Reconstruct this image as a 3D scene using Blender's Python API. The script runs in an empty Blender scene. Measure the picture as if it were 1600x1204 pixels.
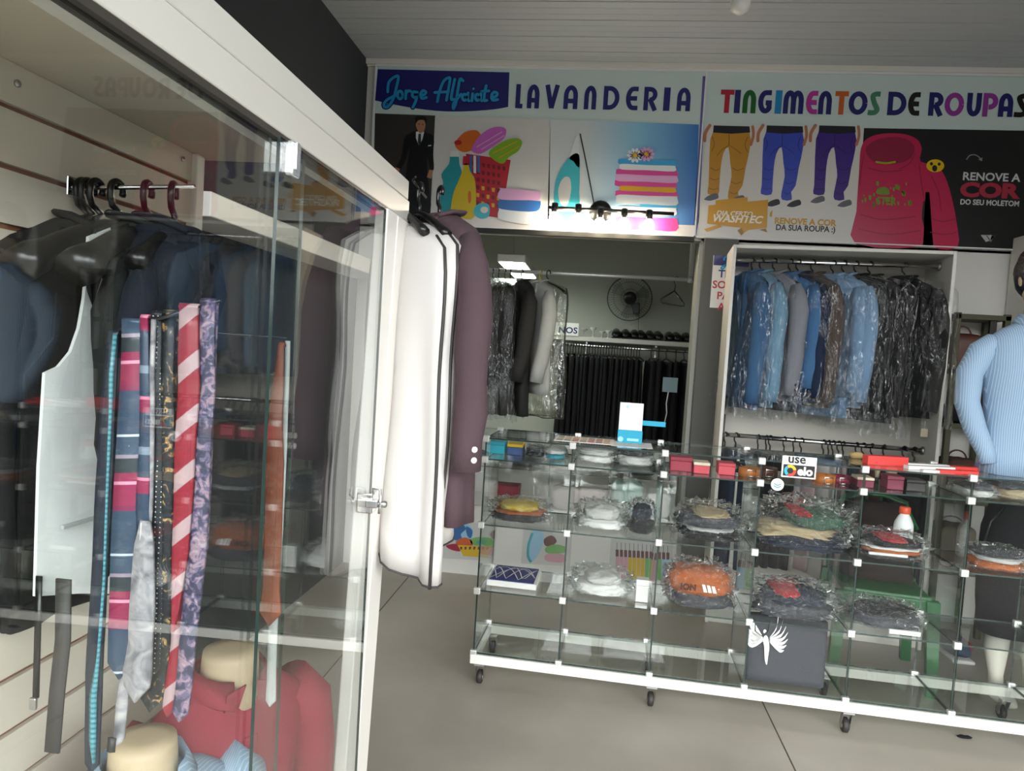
import bpy, math, random
from mathutils import Vector, Matrix, noise
random.seed(7)
PI = math.pi
S = bpy.context.scene
C = S.collection
# ---------------------------------------------------------------- camera
FPX = 1110.0
CX, CY, H = 800.0, 602.0, 1.45
dY = Vector((131, -47, FPX)).normalized()
dX = Vector((9638, 651, -FPX)); dX -= dY * dX.dot(dY); dX.normalize()
dZ = dX.cross(dY)
if dZ.y > 0: dZ = -dZ
R = Matrix((dX, dY, dZ))                       # camera (right, down, forward) -> world
cam = bpy.data.objects.new('camera', bpy.data.cameras.new('camera'))
C.objects.link(cam)
right, down, fwd = R @ Vector((1, 0, 0)), R @ Vector((0, 1, 0)), R @ Vector((0, 0, 1))
m3 = Matrix((right, -down, -fwd)).transposed()
cam.matrix_world = Matrix.Translation((0, 0, H)) @ m3.to_4x4()
cam.data.sensor_width = 36.0
cam.data.lens = 36.0 * FPX / 1600.0
cam.data.clip_start = 0.02
S.camera = cam
# ---------------------------------------------------------------- world, exposure
w = bpy.data.worlds.new('daylight'); S.world = w; w.use_nodes = True
wn = w.node_tree.nodes; wl = w.node_tree.links
bg = wn['Background']; bg.inputs[1].default_value = 1.0
wc = wn.new('ShaderNodeTexCoord'); wsx = wn.new('ShaderNodeSeparateXYZ'); wr = wn.new('ShaderNodeValToRGB')   # street fronts low down, bright overcast sky above
wl.new(wc.outputs['Generated'], wsx.inputs[0]); wl.new(wsx.outputs['Z'], wr.inputs[0]); wl.new(wr.outputs[0], bg.inputs[0])
for e, (pz, cc) in zip([wr.color_ramp.elements[0], wr.color_ramp.elements[1], wr.color_ramp.elements.new(0.2), wr.color_ramp.elements.new(0.3)], ((0.0, 0.25), (1.0, 5.5), (0.07, 0.5), (0.20, 5.0))):
    e.position = pz; e.color = (cc * 0.96, cc * 0.985, cc, 1)
S.view_settings.view_transform = 'Standard'; S.view_settings.look = 'None'
S.view_settings.gamma = 1.0; S.view_settings.use_curve_mapping = False
S.view_settings.exposure = 1.5
S.cycles.transparent_max_bounces = 32
S.cycles.max_bounces = 9
S.cycles.sample_clamp_indirect = 6.0

# ---------------------------------------------------------------- measuring helpers (photo measurements -> real positions)
def ray(x, y): return R @ Vector((x - CX, y - CY, FPX))
def atY(x, y, Y):
    r = ray(x, y); p = r * (Y / r.y); return Vector((p.x, Y, p.z + H))
def atZ(x, y, Z):
    r = ray(x, y); p = r * ((Z - H) / r.z); return Vector((p.x, p.y, Z))

# ---------------------------------------------------------------- materials
def lin(c):
    if isinstance(c, str):
        c = c.lstrip('#'); c = [int(c[i:i + 2], 16) / 255 for i in (0, 2, 4)]
    return tuple((v / 12.92 if v <= 0.04045 else ((v + 0.055) / 1.055) ** 2.4) for v in c[:3]) + (1.0,)
MATS = {}
def mat(name, col, rough=0.7, metal=0.0, bump=None, vary=0.0, vscale=8.0, emit=None, spec=0.5, sheen=0.0):
    if name in MATS: return MATS[name]
    m = bpy.data.materials.new(name); m.use_nodes = True; n = m.node_tree.nodes; l = m.node_tree.links
    p = n['Principled BSDF']; c = lin(col)
    p.inputs['Base Color'].default_value = c; p.inputs['Roughness'].default_value = rough; p.inputs['Metallic'].default_value = metal
    p.inputs['Specular IOR Level'].default_value = spec
    if sheen: p.inputs['Sheen Weight'].default_value = sheen
    tc = n.new('ShaderNodeTexCoord')
    if vary:
        t = n.new('ShaderNodeTexNoise'); t.inputs['Scale'].default_value = vscale; t.inputs['Detail'].default_value = 5
        l.new(tc.outputs['Object'], t.inputs['Vector'])
        mx = n.new('ShaderNodeMix'); mx.data_type = 'RGBA'
        mx.inputs[6].default_value = tuple(v * (1 - vary) for v in c[:3]) + (1,); mx.inputs[7].default_value = tuple(min(1, v * (1 + vary)) for v in c[:3]) + (1,)
        l.new(t.outputs['Fac'], mx.inputs[0]); l.new(mx.outputs[2], p.inputs['Base Color'])
    if bump:
        t = n.new('ShaderNodeTexNoise'); t.inputs['Scale'].default_value = bump[0]; t.inputs['Detail'].default_value = 4
        l.new(tc.outputs['Object'], t.inputs['Vector'])
        b = n.new('ShaderNodeBump'); b.inputs['Strength'].default_value = bump[1]; b.inputs['Distance'].default_value = 0.01
        l.new(t.outputs['Fac'], b.inputs['Height']); l.new(b.outputs['Normal'], p.inputs['Normal'])
    if emit:
        p.inputs['Emission Color'].default_value = lin(emit[0]); p.inputs['Emission Strength'].default_value = emit[1]
    MATS[name] = m; return m
def pattern(name, stops, kind='wave', scale=20.0, rot=(0, 0, 0), rough=0.5, distort=0.0, stretch=(1, 1, 1), const=True, direction='X'):
    if name in MATS: return MATS[name]
    m = bpy.data.materials.new(name); m.use_nodes = True; n = m.node_tree.nodes; l = m.node_tree.links
    p = n['Principled BSDF']; p.inputs['Roughness'].default_value = rough
    tc = n.new('ShaderNodeTexCoord'); mp = n.new('ShaderNodeMapping'); mp.inputs['Rotation'].default_value = rot; mp.inputs['Scale'].default_value = stretch
    l.new(tc.outputs['Object'], mp.inputs['Vector'])
    if kind == 'wave':
        t = n.new('ShaderNodeTexWave'); t.wave_profile = 'SAW'; t.bands_direction = direction; t.inputs['Scale'].default_value = scale
        t.inputs['Distortion'].default_value = distort; out = t.outputs['Fac']
    elif kind == 'voronoi':
        t = n.new('ShaderNodeTexVoronoi'); t.inputs['Scale'].default_value = scale; out = t.outputs['Distance']
        t.inputs['Randomness'].default_value = distort
    else:
        t = n.new('ShaderNodeTexNoise'); t.inputs['Scale'].default_value = scale; t.inputs['Detail'].default_value = 3; t.inputs['Distortion'].default_value = distort; out = t.outputs['Fac']
    l.new(mp.outputs['Vector'], t.inputs['Vector'])
    r = n.new('ShaderNodeValToRGB'); cr = r.color_ramp; cr.interpolation = 'CONSTANT' if const else 'LINEAR'
    while len(cr.elements) < len(stops): cr.elements.new(1.0)
    for e, (pos, col) in zip(cr.elements, stops): e.position = pos; e.color = lin(col)
    l.new(out, r.inputs['Fac']); l.new(r.outputs['Color'], p.inputs['Base Color'])
    MATS[name] = m; return m
def glassy(name, tint=(0.93, 0.97, 0.95), rough=0.0, bump=None, ior=1.5, base=0.0):
    m = bpy.data.materials.new(name); m.use_nodes = True; n = m.node_tree.nodes; l = m.node_tree.links
    n.remove(n['Principled BSDF'])
    out = n['Material Output']
    t = n.new('ShaderNodeBsdfTransparent'); t.inputs[0].default_value = tuple(tint) + (1,)
    g = n.new('ShaderNodeBsdfGlossy'); g.inputs['Roughness'].default_value = rough; g.inputs[0].default_value = (1, 1, 1, 1)
    fr = n.new('ShaderNodeFresnel'); ge = n.new('ShaderNodeNewGeometry'); mr = n.new('ShaderNodeMapRange')
    mr.inputs[3].default_value = ior; mr.inputs[4].default_value = 1 / ior      # both faces of a thin sheet reflect alike
    l.new(ge.outputs['Backfacing'], mr.inputs[0]); l.new(mr.outputs[0], fr.inputs['IOR'])
    mx = n.new('ShaderNodeMixShader')
    fac = fr.outputs[0]
    if base:
        ad = n.new('ShaderNodeMath'); ad.operation = 'ADD'; ad.use_clamp = True; ad.inputs[1].default_value = base
        l.new(fac, ad.inputs[0]); fac = ad.outputs[0]
    l.new(fac, mx.inputs[0]); l.new(t.outputs[0], mx.inputs[1]); l.new(g.outputs[0], mx.inputs[2]); l.new(mx.outputs[0], out.inputs['Surface'])
    if bump:
        tc = n.new('ShaderNodeTexCoord'); mp = n.new('ShaderNodeMapping'); mp.inputs['Scale'].default_value = bump[2]
        tx = n.new('ShaderNodeTexNoise'); tx.inputs['Scale'].default_value = bump[0]; tx.inputs['Detail'].default_value = 3; tx.inputs['Distortion'].default_value = 0.6
        b = n.new('ShaderNodeBump'); b.inputs['Strength'].default_value = bump[1]; b.inputs['Distance'].default_value = 0.05
        l.new(tc.outputs['Object'], mp.inputs['Vector']); l.new(mp.outputs[0], tx.inputs['Vector']); l.new(tx.outputs['Fac'], b.inputs['Height'])
        l.new(b.outputs[0], g.inputs['Normal'])
    return m
GLASS = glassy('clear_glass', (0.965, 0.982, 0.975))
PLASTIC = glassy('clear_plastic_film', (0.96, 0.97, 0.97), 0.05, (24, 1.0, (1, 1, 0.35)), 1.42, 0.012)
WRAP = glassy('clear_wrap_film', (0.95, 0.965, 0.965), 0.05, (34, 1.0, (1, 1, 1)), 1.45, 0.03)
FGLASS = glassy('coated_front_glass', (0.98, 0.988, 0.984), ior=1.17)
EDGE = mat('glass_edge', '#22322d', 0.25)
WHITE = mat('white_lacquer', '#e6e3dc', 0.35, bump=(3, 0.02))
WPAINT = mat('white_paint', '#cfcdc6', 0.8, bump=(60, 0.05), vary=0.03, vscale=2)
CHROME = mat('chrome', '#dddddd', 0.12, 1.0)
STEEL = mat('brushed_steel', '#b8b8b6', 0.35, 1.0)
BLK = mat('black_plastic', '#121212', 0.28)
BLKW = mat('black_wool', '#0f0f11', 0.85, bump=(300, 0.1), spec=0.25)
RUBBER = mat('dark_rubber', '#2a2724', 0.6)

# ---------------------------------------------------------------- mesh builder
ORG = {}
class MB:
    def __init__(s): s.v, s.f, s.mi, s.sm = [], [], [], []
    def add(s, v, f, mi=0, smooth=True):
        b = len(s.v); s.v += [Vector(p) for p in v]
        for q in f: s.f.append([b + i for i in q]); s.mi.append(mi); s.sm.append(smooth)
        return s
    def box(s, x0, x1, y0, y1, z0, z1, mi=0):
        v = [(x, y, z) for z in (z0, z1) for y in (y0, y1) for x in (x0, x1)]
        return s.add(v, [(0, 2, 3, 1), (4, 5, 7, 6), (0, 1, 5, 4), (2, 6, 7, 3), (0, 4, 6, 2), (1, 3, 7, 5)], mi, False)
    def pane(s, x0, x1, y0, y1, z0, z1):
        """a glass sheet: broad faces slot 0, rim slot 1"""
        d = [x1 - x0, y1 - y0, z1 - z0]; k = d.index(min(d))
        v = [(x, y, z) for z in (z0, z1) for y in (y0, y1) for x in (x0, x1)]
        fs = {2: [(0, 2, 3, 1), (4, 5, 7, 6)], 1: [(0, 1, 5, 4), (2, 6, 7, 3)], 0: [(0, 4, 6, 2), (1, 3, 7, 5)]}
        for a in range(3): s.add(v, fs[a], 0 if a == k else 1, False)
        return s
    def rbox(s, x0, x1, y0, y1, z0, z1, r=0.004, mi=0):
        xs, ys = (x0, x1), (y0, y1)
        r = min(r, (x1 - x0) / 2.01, (y1 - y0) / 2.01, (z1 - z0) / 2.01)
        rings = []
        for z, k in ((z0, r), (z0 + r * 0.3, r * 0.3), (z0 + r, 0), (z1 - r, 0), (z1 - r * 0.3, r * 0.3), (z1, r)):
            ring = []
            for cx, cy, a0 in ((x1 - r, y1 - r, 0), (x0 + r, y1 - r, 90), (x0 + r, y0 + r, 180), (x1 - r, y0 + r, 270)):
                for j in range(3):
                    a = math.radians(a0 + 45 * j); ring.append((cx + (r - k) * math.cos(a), cy + (r - k) * math.sin(a), z))
            rings.append(ring)
        return s.loft(rings, mi, smooth=False)
    def loft(s, rings, mi=0, caps=True, smooth=True, closed=True):
        n = len(rings[0]); v = [p for r in rings for p in r]; f = []
        for i in range(len(rings) - 1):
            for j in range(n if closed else n - 1):
                k = (j + 1) % n; f.append((i * n + j, i * n + k, (i + 1) * n + k, (i + 1) * n + j))
        if caps and closed:
            f.append(tuple(range(n - 1, -1, -1))); f.append(tuple((len(rings) - 1) * n + j for j in range(n)))
        return s.add(v, f, mi, smooth)
    def tube(s, pts, r, n=8, mi=0, flat=1.0, caps=True):
        pts = [Vector(p) for p in pts]; rings = []; up = None
        for i, p in enumerate(pts):
            t = (pts[min(i + 1, len(pts) - 1)] - pts[max(i - 1, 0)]).normalized()
            if up is None: up = Vector((0, 0, 1)) if abs(t.z) < 0.9 else Vector((0, 1, 0))
            a = (up - t * up.dot(t))
            if a.length < 1e-5: a = Vector((1, 0, 0))
            a.normalize(); b = t.cross(a); up = a
            rr = r[i] if isinstance(r, list) else r
            ra, rb = rr if isinstance(rr, (list, tuple)) else (rr, rr * flat)
            rings.append([p + a * (ra * math.cos(2 * PI * k / n)) + b * (rb * math.sin(2 * PI * k / n)) for k in range(n)])
        return s.loft(rings, mi, caps)
    def lathe(s, prof, c=(0, 0, 0), n=20, mi=0, axis='z'):
        rings = []
        for r, z in prof:
            ring = []
            for k in range(n):
                a = 2 * PI * k / n; x, y = r * math.cos(a), r * math.sin(a)
                p = {'z': (x, y, z), 'y': (x, z, y), 'x': (z, x, y)}[axis]
                ring.append((p[0] + c[0], p[1] + c[1], p[2] + c[2]))
            rings.append(ring)
        return s.loft(rings, mi)
    def blob(s, c, size, e=0.6, amp=0.0, fr=4.0, seed=0, nu=28, nv=16, flat_bottom=False, mi=0):
        """superellipsoid lump: c = centre of its base, size = full extents"""
        sg = lambda q, k: math.copysign(abs(q) ** k, q)
        rings = []
        for i in range(nv + 1):
            ph = -PI / 2 + PI * i / nv; ring = []
            for j in range(nu):
                th = 2 * PI * j / nu
                cp = max(1e-3, math.cos(ph)) if 0 < i < nv else 0.04
                x = sg(cp, e) * sg(math.cos(th), e); y = sg(cp, e) * sg(math.sin(th), e); z = sg(math.sin(ph), e)
                q = Vector((x, y, z)); d = 1 + amp * noise.noise(q * fr * 0.5 + Vector((seed * 3.1, seed, 0)))
                d += amp * 0.5 * noise.noise(q * fr + Vector((seed, 7, seed * 1.7)))
                zz = z * d
                if z < -0.5: zz = z
                ring.append((c[0] + x * d * size[0] / 2, c[1] + y * d * size[1] / 2, c[2] + (zz + 1) * size[2] / 2))
            rings.append(ring)
        return s.loft(rings, mi)
    def poly(s, pts, mi=0, th=None, d=None):
        """flat polygon; with th a prism pushed along d"""
        pts = [Vector(p) for p in pts]; n = len(pts)
        if th is None: return s.add(pts, [tuple(range(n))], mi, False)
        q = [p + Vector(d) * th for p in pts]
        return s.add(pts + q, [tuple(range(n)), tuple(range(2 * n - 1, n - 1, -1))] + [(i, n + i, n + (i + 1) % n, (i + 1) % n) for i in range(n)], mi, False)
    def xf(s, M): s.v = [M @ p for p in s.v]; return s
    def obj(s, name, mats, parent=None, base=True):
        me = bpy.data.meshes.new(name)
        if parent is not None: o0 = ORG[parent.name]
        else:
            xs = [p.x for p in s.v]; ys = [p.y for p in s.v]; zs = [p.z for p in s.v]
            o0 = Vector(((min(xs) + max(xs)) / 2, (min(ys) + max(ys)) / 2, min(zs)))
        me.from_pydata([p - o0 for p in s.v], [], s.f)
        for m in (mats if isinstance(mats, (list, tuple)) else [mats]): me.materials.append(m)
        me.polygons.foreach_set('material_index', s.mi); me.polygons.foreach_set('use_smooth', s.sm)
        me.update()
        o = bpy.data.objects.new(name, me); C.objects.link(o)
        if parent is not None: o.parent = parent
        else: o.location = o0
        ORG[o.name] = o0
        return o
def tag(o, label, cat, group=None):
    o['label'] = label; o['category'] = cat
    if group: o['group'] = group
    return o
def thing(name, label, cat, loc, group=None):
    o = bpy.data.objects.new(name, None); C.objects.link(o); o.location = Vector(loc); o.empty_display_size = 0.05
    ORG[o.name] = Vector(loc); return tag(o, label, cat, group)
def struct(mb, name, mats):
    o = mb.obj(name, mats); o['kind'] = 'structure'; return o
def dup(o, loc, label=None, group=None, parent=None):
    r = o.copy(); C.objects.link(r)
    if parent is not None: r.parent = parent
    else: r.location = loc; ORG[r.name] = Vector(loc)
    if label: r['label'] = label
    if group: r['group'] = group
    for ch in list(o.children): dup(ch, None, parent=r)
    return r
def nz(x, y, z): return noise.noise(Vector((x, y, z)))

# ================================================================ THE SHOP
D = 4.436          # the wall that carries the big signs
CEIL = 3.215
tile = bpy.data.materials.new('polished_concrete'); tile.use_nodes = True
n, l = tile.node_tree.nodes, tile.node_tree.links; p = n['Principled BSDF']
tc = n.new('ShaderNodeTexCoord'); t1 = n.new('ShaderNodeTexNoise'); t1.inputs['Scale'].default_value = 1.3; t1.inputs['Detail'].default_value = 8
rp = n.new('ShaderNodeValToRGB'); rp.color_ramp.elements[0].position = 0.3; rp.color_ramp.elements[0].color = lin('#8f897d'); rp.color_ramp.elements[1].position = 0.75; rp.color_ramp.elements[1].color = lin('#aea89c')
l.new(tc.outputs['Object'], t1.inputs['Vector']); l.new(t1.outputs['Fac'], rp.inputs['Fac']); l.new(rp.outputs['Color'], p.inputs['Base Color'])
p.inputs['Roughness'].default_value = 0.34; p.inputs['Specular IOR Level'].default_value = 0.4
struct(MB().box(-1.7, 3.3, -0.2, 6.9, -0.08, 0.0), 'floor', tile)
struct(MB().box(-6, 8, -9, -0.2, -0.10, -0.03), 'pavement', mat('asphalt', '#4a4a4a', 0.9, vary=0.1))
JOINT = mat('floor_joint', '#4d463c', 0.9)
jm = MB()
jm.box(0.812, 0.817, -0.2, 3.2, 0.0, 0.0012); jm.box(-1.07, -1.065, 2.0, 4.4, 0.0, 0.0012); jm.box(-1.5, 3.0, 1.02, 1.025, 0.0, 0.0012)
struct(jm, 'trim_1', JOINT)['label'] = 'dark joint lines in the floor'
NAVY = mat('dark_slate_paint', '#2a2e33', 0.75, bump=(40, 0.05))
struct(MB().box(-1.63, -1.55, -0.3, D, 0, CEIL), 'wall_left', NAVY)
struct(MB().box(3.0, 3.08, 0.4, D, 0, CEIL), 'wall_right', WPAINT)
bw = MB()
bw.box(-1.63, 3.08, D, D + 0.12, 2.18, CEIL); bw.box(-1.63, 0.585, D, D + 0.12, 0, 0.44); bw.box(0.585, 3.08, D, D + 0.12, 0, 2.195); bw.box(-1.63, -1.0, D, D + 0.12, 0.44, 2.195)
struct(bw, 'wall_back', WPAINT)
rr = MB(); rr.box(-1.63, 1.9, 6.75, 6.85, 0, 3.05); struct(rr, 'wall_rear', mat('rear_paint', '#b4b6ac', 0.85, bump=(50, 0.05)))
struct(MB().box(-1.63, -1.55, D + 0.12, 6.75, 0, 3.05), 'wall_rear_left', WPAINT)
struct(MB().box(1.82, 1.9, D + 0.12, 6.75, 0, 3.05), 'wall_rear_right', WPAINT)
struct(MB().box(-1.63, 1.9, D + 0.12, 6.85, 3.05, 3.1), 'ceiling_rear', WPAINT)
PVC = mat('white_pvc_planks', '#aeb2b5', 0.4, vary=0.03, vscale=1.0)
cl = MB(); y = -0.3
while y < D - 0.01:
    y1 = min(y + 0.198, D)
    cl.box(-1.63, 3.08, y + 0.004, y1 - 0.004, CEIL, CEIL + 0.02); cl.box(-1.63, 3.08, y - 0.001, y + 0.005, CEIL + 0.006, CEIL + 0.02)
    cl.box(-1.63, 3.08, y + 0.066, y + 0.068, CEIL - 0.0012, CEIL + 0.001); cl.box(-1.63, 3.08, y + 0.132, y + 0.134, CEIL - 0.0012, CEIL + 0.001)
    y += 0.198
struct(cl, 'ceiling', PVC)
struct(MB().box(-2.2, 3.6, -1.5, -0.3, CEIL + 0.02, CEIL + 0.14), 'added_sky_blocker', WPAINT)  # unseen slab added out front to cut high sky light near the entrance
tm = MB(); tm.box(-1.55, 3.0, D - 0.045, D, CEIL - 0.03, CEIL); tm.box(-1.55, 3.0, D - 0.02, D, CEIL - 0.038, CEIL - 0.03); struct(tm, 'trim_2', mat('cove_white', '#d8d5cc', 0.5))
# dark pillar between opening and wardrobe
pl = MB(); pl.rbox(0.60, 0.80, D - 0.05, D, 0, 2.19, 0.004); struct(pl, 'pillar', mat('pillar_dark', '#4a4a45', 0.55, bump=(30, 0.05)))
pl = MB(); pl.box(0.575, 0.60, D - 0.02, D + 0.13, 0.0, 2.168); struct(pl, 'door_jamb', mat('jamb_white', '#8d8e86', 0.5))
# white rail board along the dark wall, beyond the window
b = MB(); b.rbox(-1.55, -1.33, 2.30, 4.36, 1.84, 1.925, 0.004)
tag(b.obj('wall_shelf', WHITE), 'long white shelf board fixed along the dark side wall', 'shelf')

# ================================================================ SIGNS
def on_sign(x, y, k=0): p = atY(x, y, D - 0.03); return Vector((p.x, D - 0.03 - 0.0007 * k, p.z))
def spoly(mb, pts, k, mi=0): mb.poly([on_sign(x, y, k) for x, y in pts], mi)
def smooth_line(pts, n=6, closed=False):
    P = [Vector((a, b)) for a, b in pts]; out = []
    N = len(P)
    rng = range(N) if closed else range(N - 1)
    for i in rng:
        if closed: p0, p1, p2, p3 = P[i - 1], P[i], P[(i + 1) % N], P[(i + 2) % N]
        else: p0, p1, p2, p3 = P[max(i - 1, 0)], P[i], P[i + 1], P[min(i + 2, N - 1)]
        for j in range(n):
            t = j / n
            q = 0.5 * ((2 * p1) + (p2 - p0) * t + (2 * p0 - 5 * p1 + 4 * p2 - p3) * t * t + (3 * p1 - p0 - 3 * p2 + p3) * t ** 3)
            out.append((q.x, q.y))
    if not closed: out.append(pts[-1])
    return out
def ribbon(pts, w):
    """offset polygons (list of quads) along a 2-D polyline"""
    P = []
    for p in pts:
        if not P or (Vector(p) - P[-1]).length > 1e-5: P.append(Vector(p))
    L, Rr = [], []
    for i, p in enumerate(P):
        a = (P[i] - P[i - 1]).normalized() if i else None
        b = (P[i + 1] - P[i]).normalized() if i < len(P) - 1 else None
        t = ((a or b) + (b or a)); t = t.normalized() if t.length > 1e-6 else (a or b)
        nn = Vector((-t.y, t.x)); k = 1.0
        if a and b: k = 1 / max(0.5, nn.dot(Vector((-a.y, a.x))))
        ww = w[i] if isinstance(w, (list, tuple)) else w
        L.append(p + nn * ww / 2 * k); Rr.append(p - nn * ww / 2 * k)
    return [[L[i], L[i + 1], Rr[i + 1], Rr[i]] for i in range(len(P) - 1)]
def disc(cx, cy, rx, ry=None, n=20, rot=0):
    ry = ry or rx; c_, s_ = math.cos(rot), math.sin(rot)
    return [(cx + rx * math.cos(2 * PI * i / n) * c_ - ry * math.sin(2 * PI * i / n) * s_, cy + rx * math.cos(2 * PI * i / n) * s_ + ry * math.sin(2 * PI * i / n) * c_) for i in range(n)]
def sstroke(mb, pts, w, k, mi=0, caps=True, smooth=True):
    q = smooth_line(pts) if smooth and len(pts) > 2 else pts
    for j, quad in enumerate(ribbon(q, w)): spoly(mb, [(a.x, a.y) for a in quad], k + 0.03 * (j % 4), mi)
    if caps:
        for e in (pts[0], pts[-1]): spoly(mb, disc(e[0], e[1], w / 2, n=10), k + 0.15, mi)
def arc(cx, cy, rx, ry, a0, a1, n=10): return [(cx + rx * math.cos(math.radians(a0 + (a1 - a0) * i / n)), cy + ry * math.sin(math.radians(a0 + (a1 - a0) * i / n))) for i in range(n + 1)]
def glyph(ch, w, t):
    """strokes in a box of width w and height 1 (y up); heavy rounded display letters"""
    h = t / 2; r = w / 2 - h
    if ch == 'L': return [[(h, 1), (h, 0)], [(h, h * 0.9), (w * 1.12, h * 0.9)]]
    if ch == 'A': return [[(h, 0), (h, 0.55)] + arc(w / 2, 0.55, r, 0.45 - h, 180, 0) + [(w - h, 0)], [(h, 0.34), (w - h, 0.34)]]
    if ch == 'N': return [[(h, 0), (h, 0.55)] + arc(w / 2, 0.55, r, 0.45 - h, 180, 0) + [(w - h, 0)]]
    if ch == 'M':
        q = (w - t) / 4
        return [[(h, 0), (h, 0.55)] + arc(h + q, 0.55, q, 0.45 - h, 180, 0) + [(h + 2 * q, 0)], [(h + 2 * q, 0), (h + 2 * q, 0.55)] + arc(h + 3 * q, 0.55, q, 0.45 - h, 180, 0) + [(w - h, 0)]]
    if ch == 'U': return [[(h, 1), (h, 0.45)] + arc(w / 2, 0.45, r, 0.45 - h, 180, 360) + [(w - h, 1)]]
    if ch == 'V': return [[(h, 1), (w / 2, 0.02)], [(w - h, 1), (w / 2, 0.02)]]
    if ch == 'D': return [[(h, 0), (h, 1)], [(h, 1 - h), (w * 0.4, 1 - h)] + arc(w * 0.4, 0.5, w * 0.6 - h, 0.5 - h, 90, -90) + [(h, h)]]
    if ch == 'E': return [[(w, 1 - h), (w * 0.6, 1 - h)] + arc(w * 0.6, 0.5, w * 0.6 - h, 0.5 - h, 90, 270) + [(w, h)], [(h, 0.5), (w * 0.92, 0.5)]]
    if ch == 'R': return [[(h, 0), (h, 1)], [(h, 1 - h), (w * 0.45, 1 - h)] + arc(w * 0.45, 0.68, w * 0.5 - h, 0.32 - h, 90, -90) + [(w * 0.4, 0.36 + h)], [(w * 0.42, 0.5), (w - h, 0.0)]]
    if ch == 'P': return [[(h, 0), (h, 1)], [(h, 1 - h), (w * 0.45, 1 - h)] + arc(w * 0.45, 0.65, w * 0.55 - h, 0.35 - h, 90, -90) + [(w * 0.38, 0.3 + h)]]
    if ch == 'I': return [[(w / 2, 0), (w / 2, 1)]]
    if ch == 'T': return [[(0, 1 - h), (w, 1 - h)], [(w / 2, 0), (w / 2, 1 - h)]]
    if ch == 'O': return [arc(w / 2, 0.5, r, 0.5 - h, 0, 360, 24)]
    if ch == 'G': return [[(w * 0.95, 1 - h), (w * 0.6, 1 - h)] + arc(w * 0.55, 0.5, w * 0.55 - h, 0.5 - h, 90, 330, 14), [(w * 0.55, 0.46), (w, 0.46)], [(w - h, 0.52), (w - h, 0.22)]]
    if ch == 'S': return [smooth_line([(w * 0.98, 1 - h), (w * 0.6, 1 - h), (h + w * 0.12, 0.8), (w * 0.5, 0.52), (w - h, 0.25), (w * 0.55, h), (0, h)], 5)]
def letter(mb, ch, x0, x1, ytop, ybot, k, t=0.195, mi=0):
    a = on_sign(x0, (ytop + ybot) / 2); b = on_sign(x1, (ytop + ybot) / 2)
    zt, zb = on_sign((x0 + x1) / 2, ytop).z, on_sign((x0 + x1) / 2, ybot).z
    hh = zt - zb; wd = (b.x - a.x) / hh
    if ch == 'I': t = wd
    for si, s in enumerate(glyph(ch, wd, t)):
        for j, q in enumerate(ribbon(s, t)): mb.poly([(a.x + v.x * hh, D - 0.03 - 0.0007 * k - 0.00002 * (j % 3) - 0.00006 * si, zb + v.y * hh) for v in q], mi)
def text_mesh(mb, txt, p, size, k=0, mi=0, plane='xz', bold=0.0, scale_x=1.0, shear=0.0, dirx=Vector((1, 0, 0)), diry=Vector((0, 0, 1)), align='LEFT', weight=0.0):
    cu = bpy.data.curves.new('t', 'FONT'); cu.body = txt; cu.size = size; cu.align_x = align; cu.offset = weight; cu.shear = shear; cu.resolution_u = 3
    o = bpy.data.objects.new('t', cu); C.objects.link(o)
    dg = bpy.context.evaluated_depsgraph_get(); ev = o.evaluated_get(dg); me = ev.to_mesh()
    vs = [Vector(p) + dirx * (v.co.x * scale_x) + diry * v.co.y for v in me.vertices]
    mb.add(vs, [tuple(q.vertices) for q in me.polygons], mi, False)
    ev.to_mesh_clear(); bpy.data.objects.remove(o); bpy.data.curves.remove(cu)
def stext(mb, txt, x, y, hpx, k, mi=0, x1=None, **kw):
    """writing on the sign, its baseline starting at photo point x, y"""
    p = on_sign(x, y, k); size = hpx / FPX * D * 1.37
    n0 = len(mb.v); text_mesh(mb, txt, p, size, mi=mi, **kw)
    if x1:
        xs = [v.x for v in mb.v[n0:]]; a, bb = min(xs), max(xs); tgt = on_sign(x1, y).x
        for v in mb.v[n0:]: v.x = p.x + (v.x - a) * (tgt - p.x) / (bb - a)
def flat(name, col, rough=0.3): return mat('print_' + name, col, rough, spec=0.4)
IC = [flat('pale', '#c3d3d0'), flat('navy', '#1e1d68'), flat('cyan', '#1c8fc4'), flat('deep', '#0d1450')]
FR = mat('sign_frame', '#d9dadb', 0.4)
def board(x0, x1, name, label, colour):
    t = thing(name, label, 'sign', ((x0 + x1) / 2, D, 2.2))
    MB().rbox(x0, x1, D - 0.029, D - 0.001, 2.203, 3.172, 0.003).obj('backing_panel', [colour], t)
    e = MB(); e.box(x0, x1, D - 0.036, D - 0.001, 3.172, 3.184); e.box(x0, x1, D - 0.034, D - 0.001, 2.197, 2.204); e.box(x0 - 0.006, x0 + 0.003, D - 0.034, D - 0.001, 2.197, 3.184)
    e.obj('edge_trim', FR, t); return t
XM = on_sign(1098, 200).x
sg1 = board(-1.487, XM, 'shop_sign', 'wide laundry sign with towels, iron and blue script logo above the opening', IC[0])
MB().box(-1.0, 0.54, D - 0.034, D - 0.001, 2.168, 2.197).obj('dark_gap', mat('sign_gap_shade', '#151512', 0.6), sg1)  # black strip standing in for the shaded gap under the sign
sg2 = board(XM, 2.56, 'shop_sign', 'wide garment dyeing sign with coloured trousers and pink hoodie above the wardrobe', IC[0])
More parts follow.
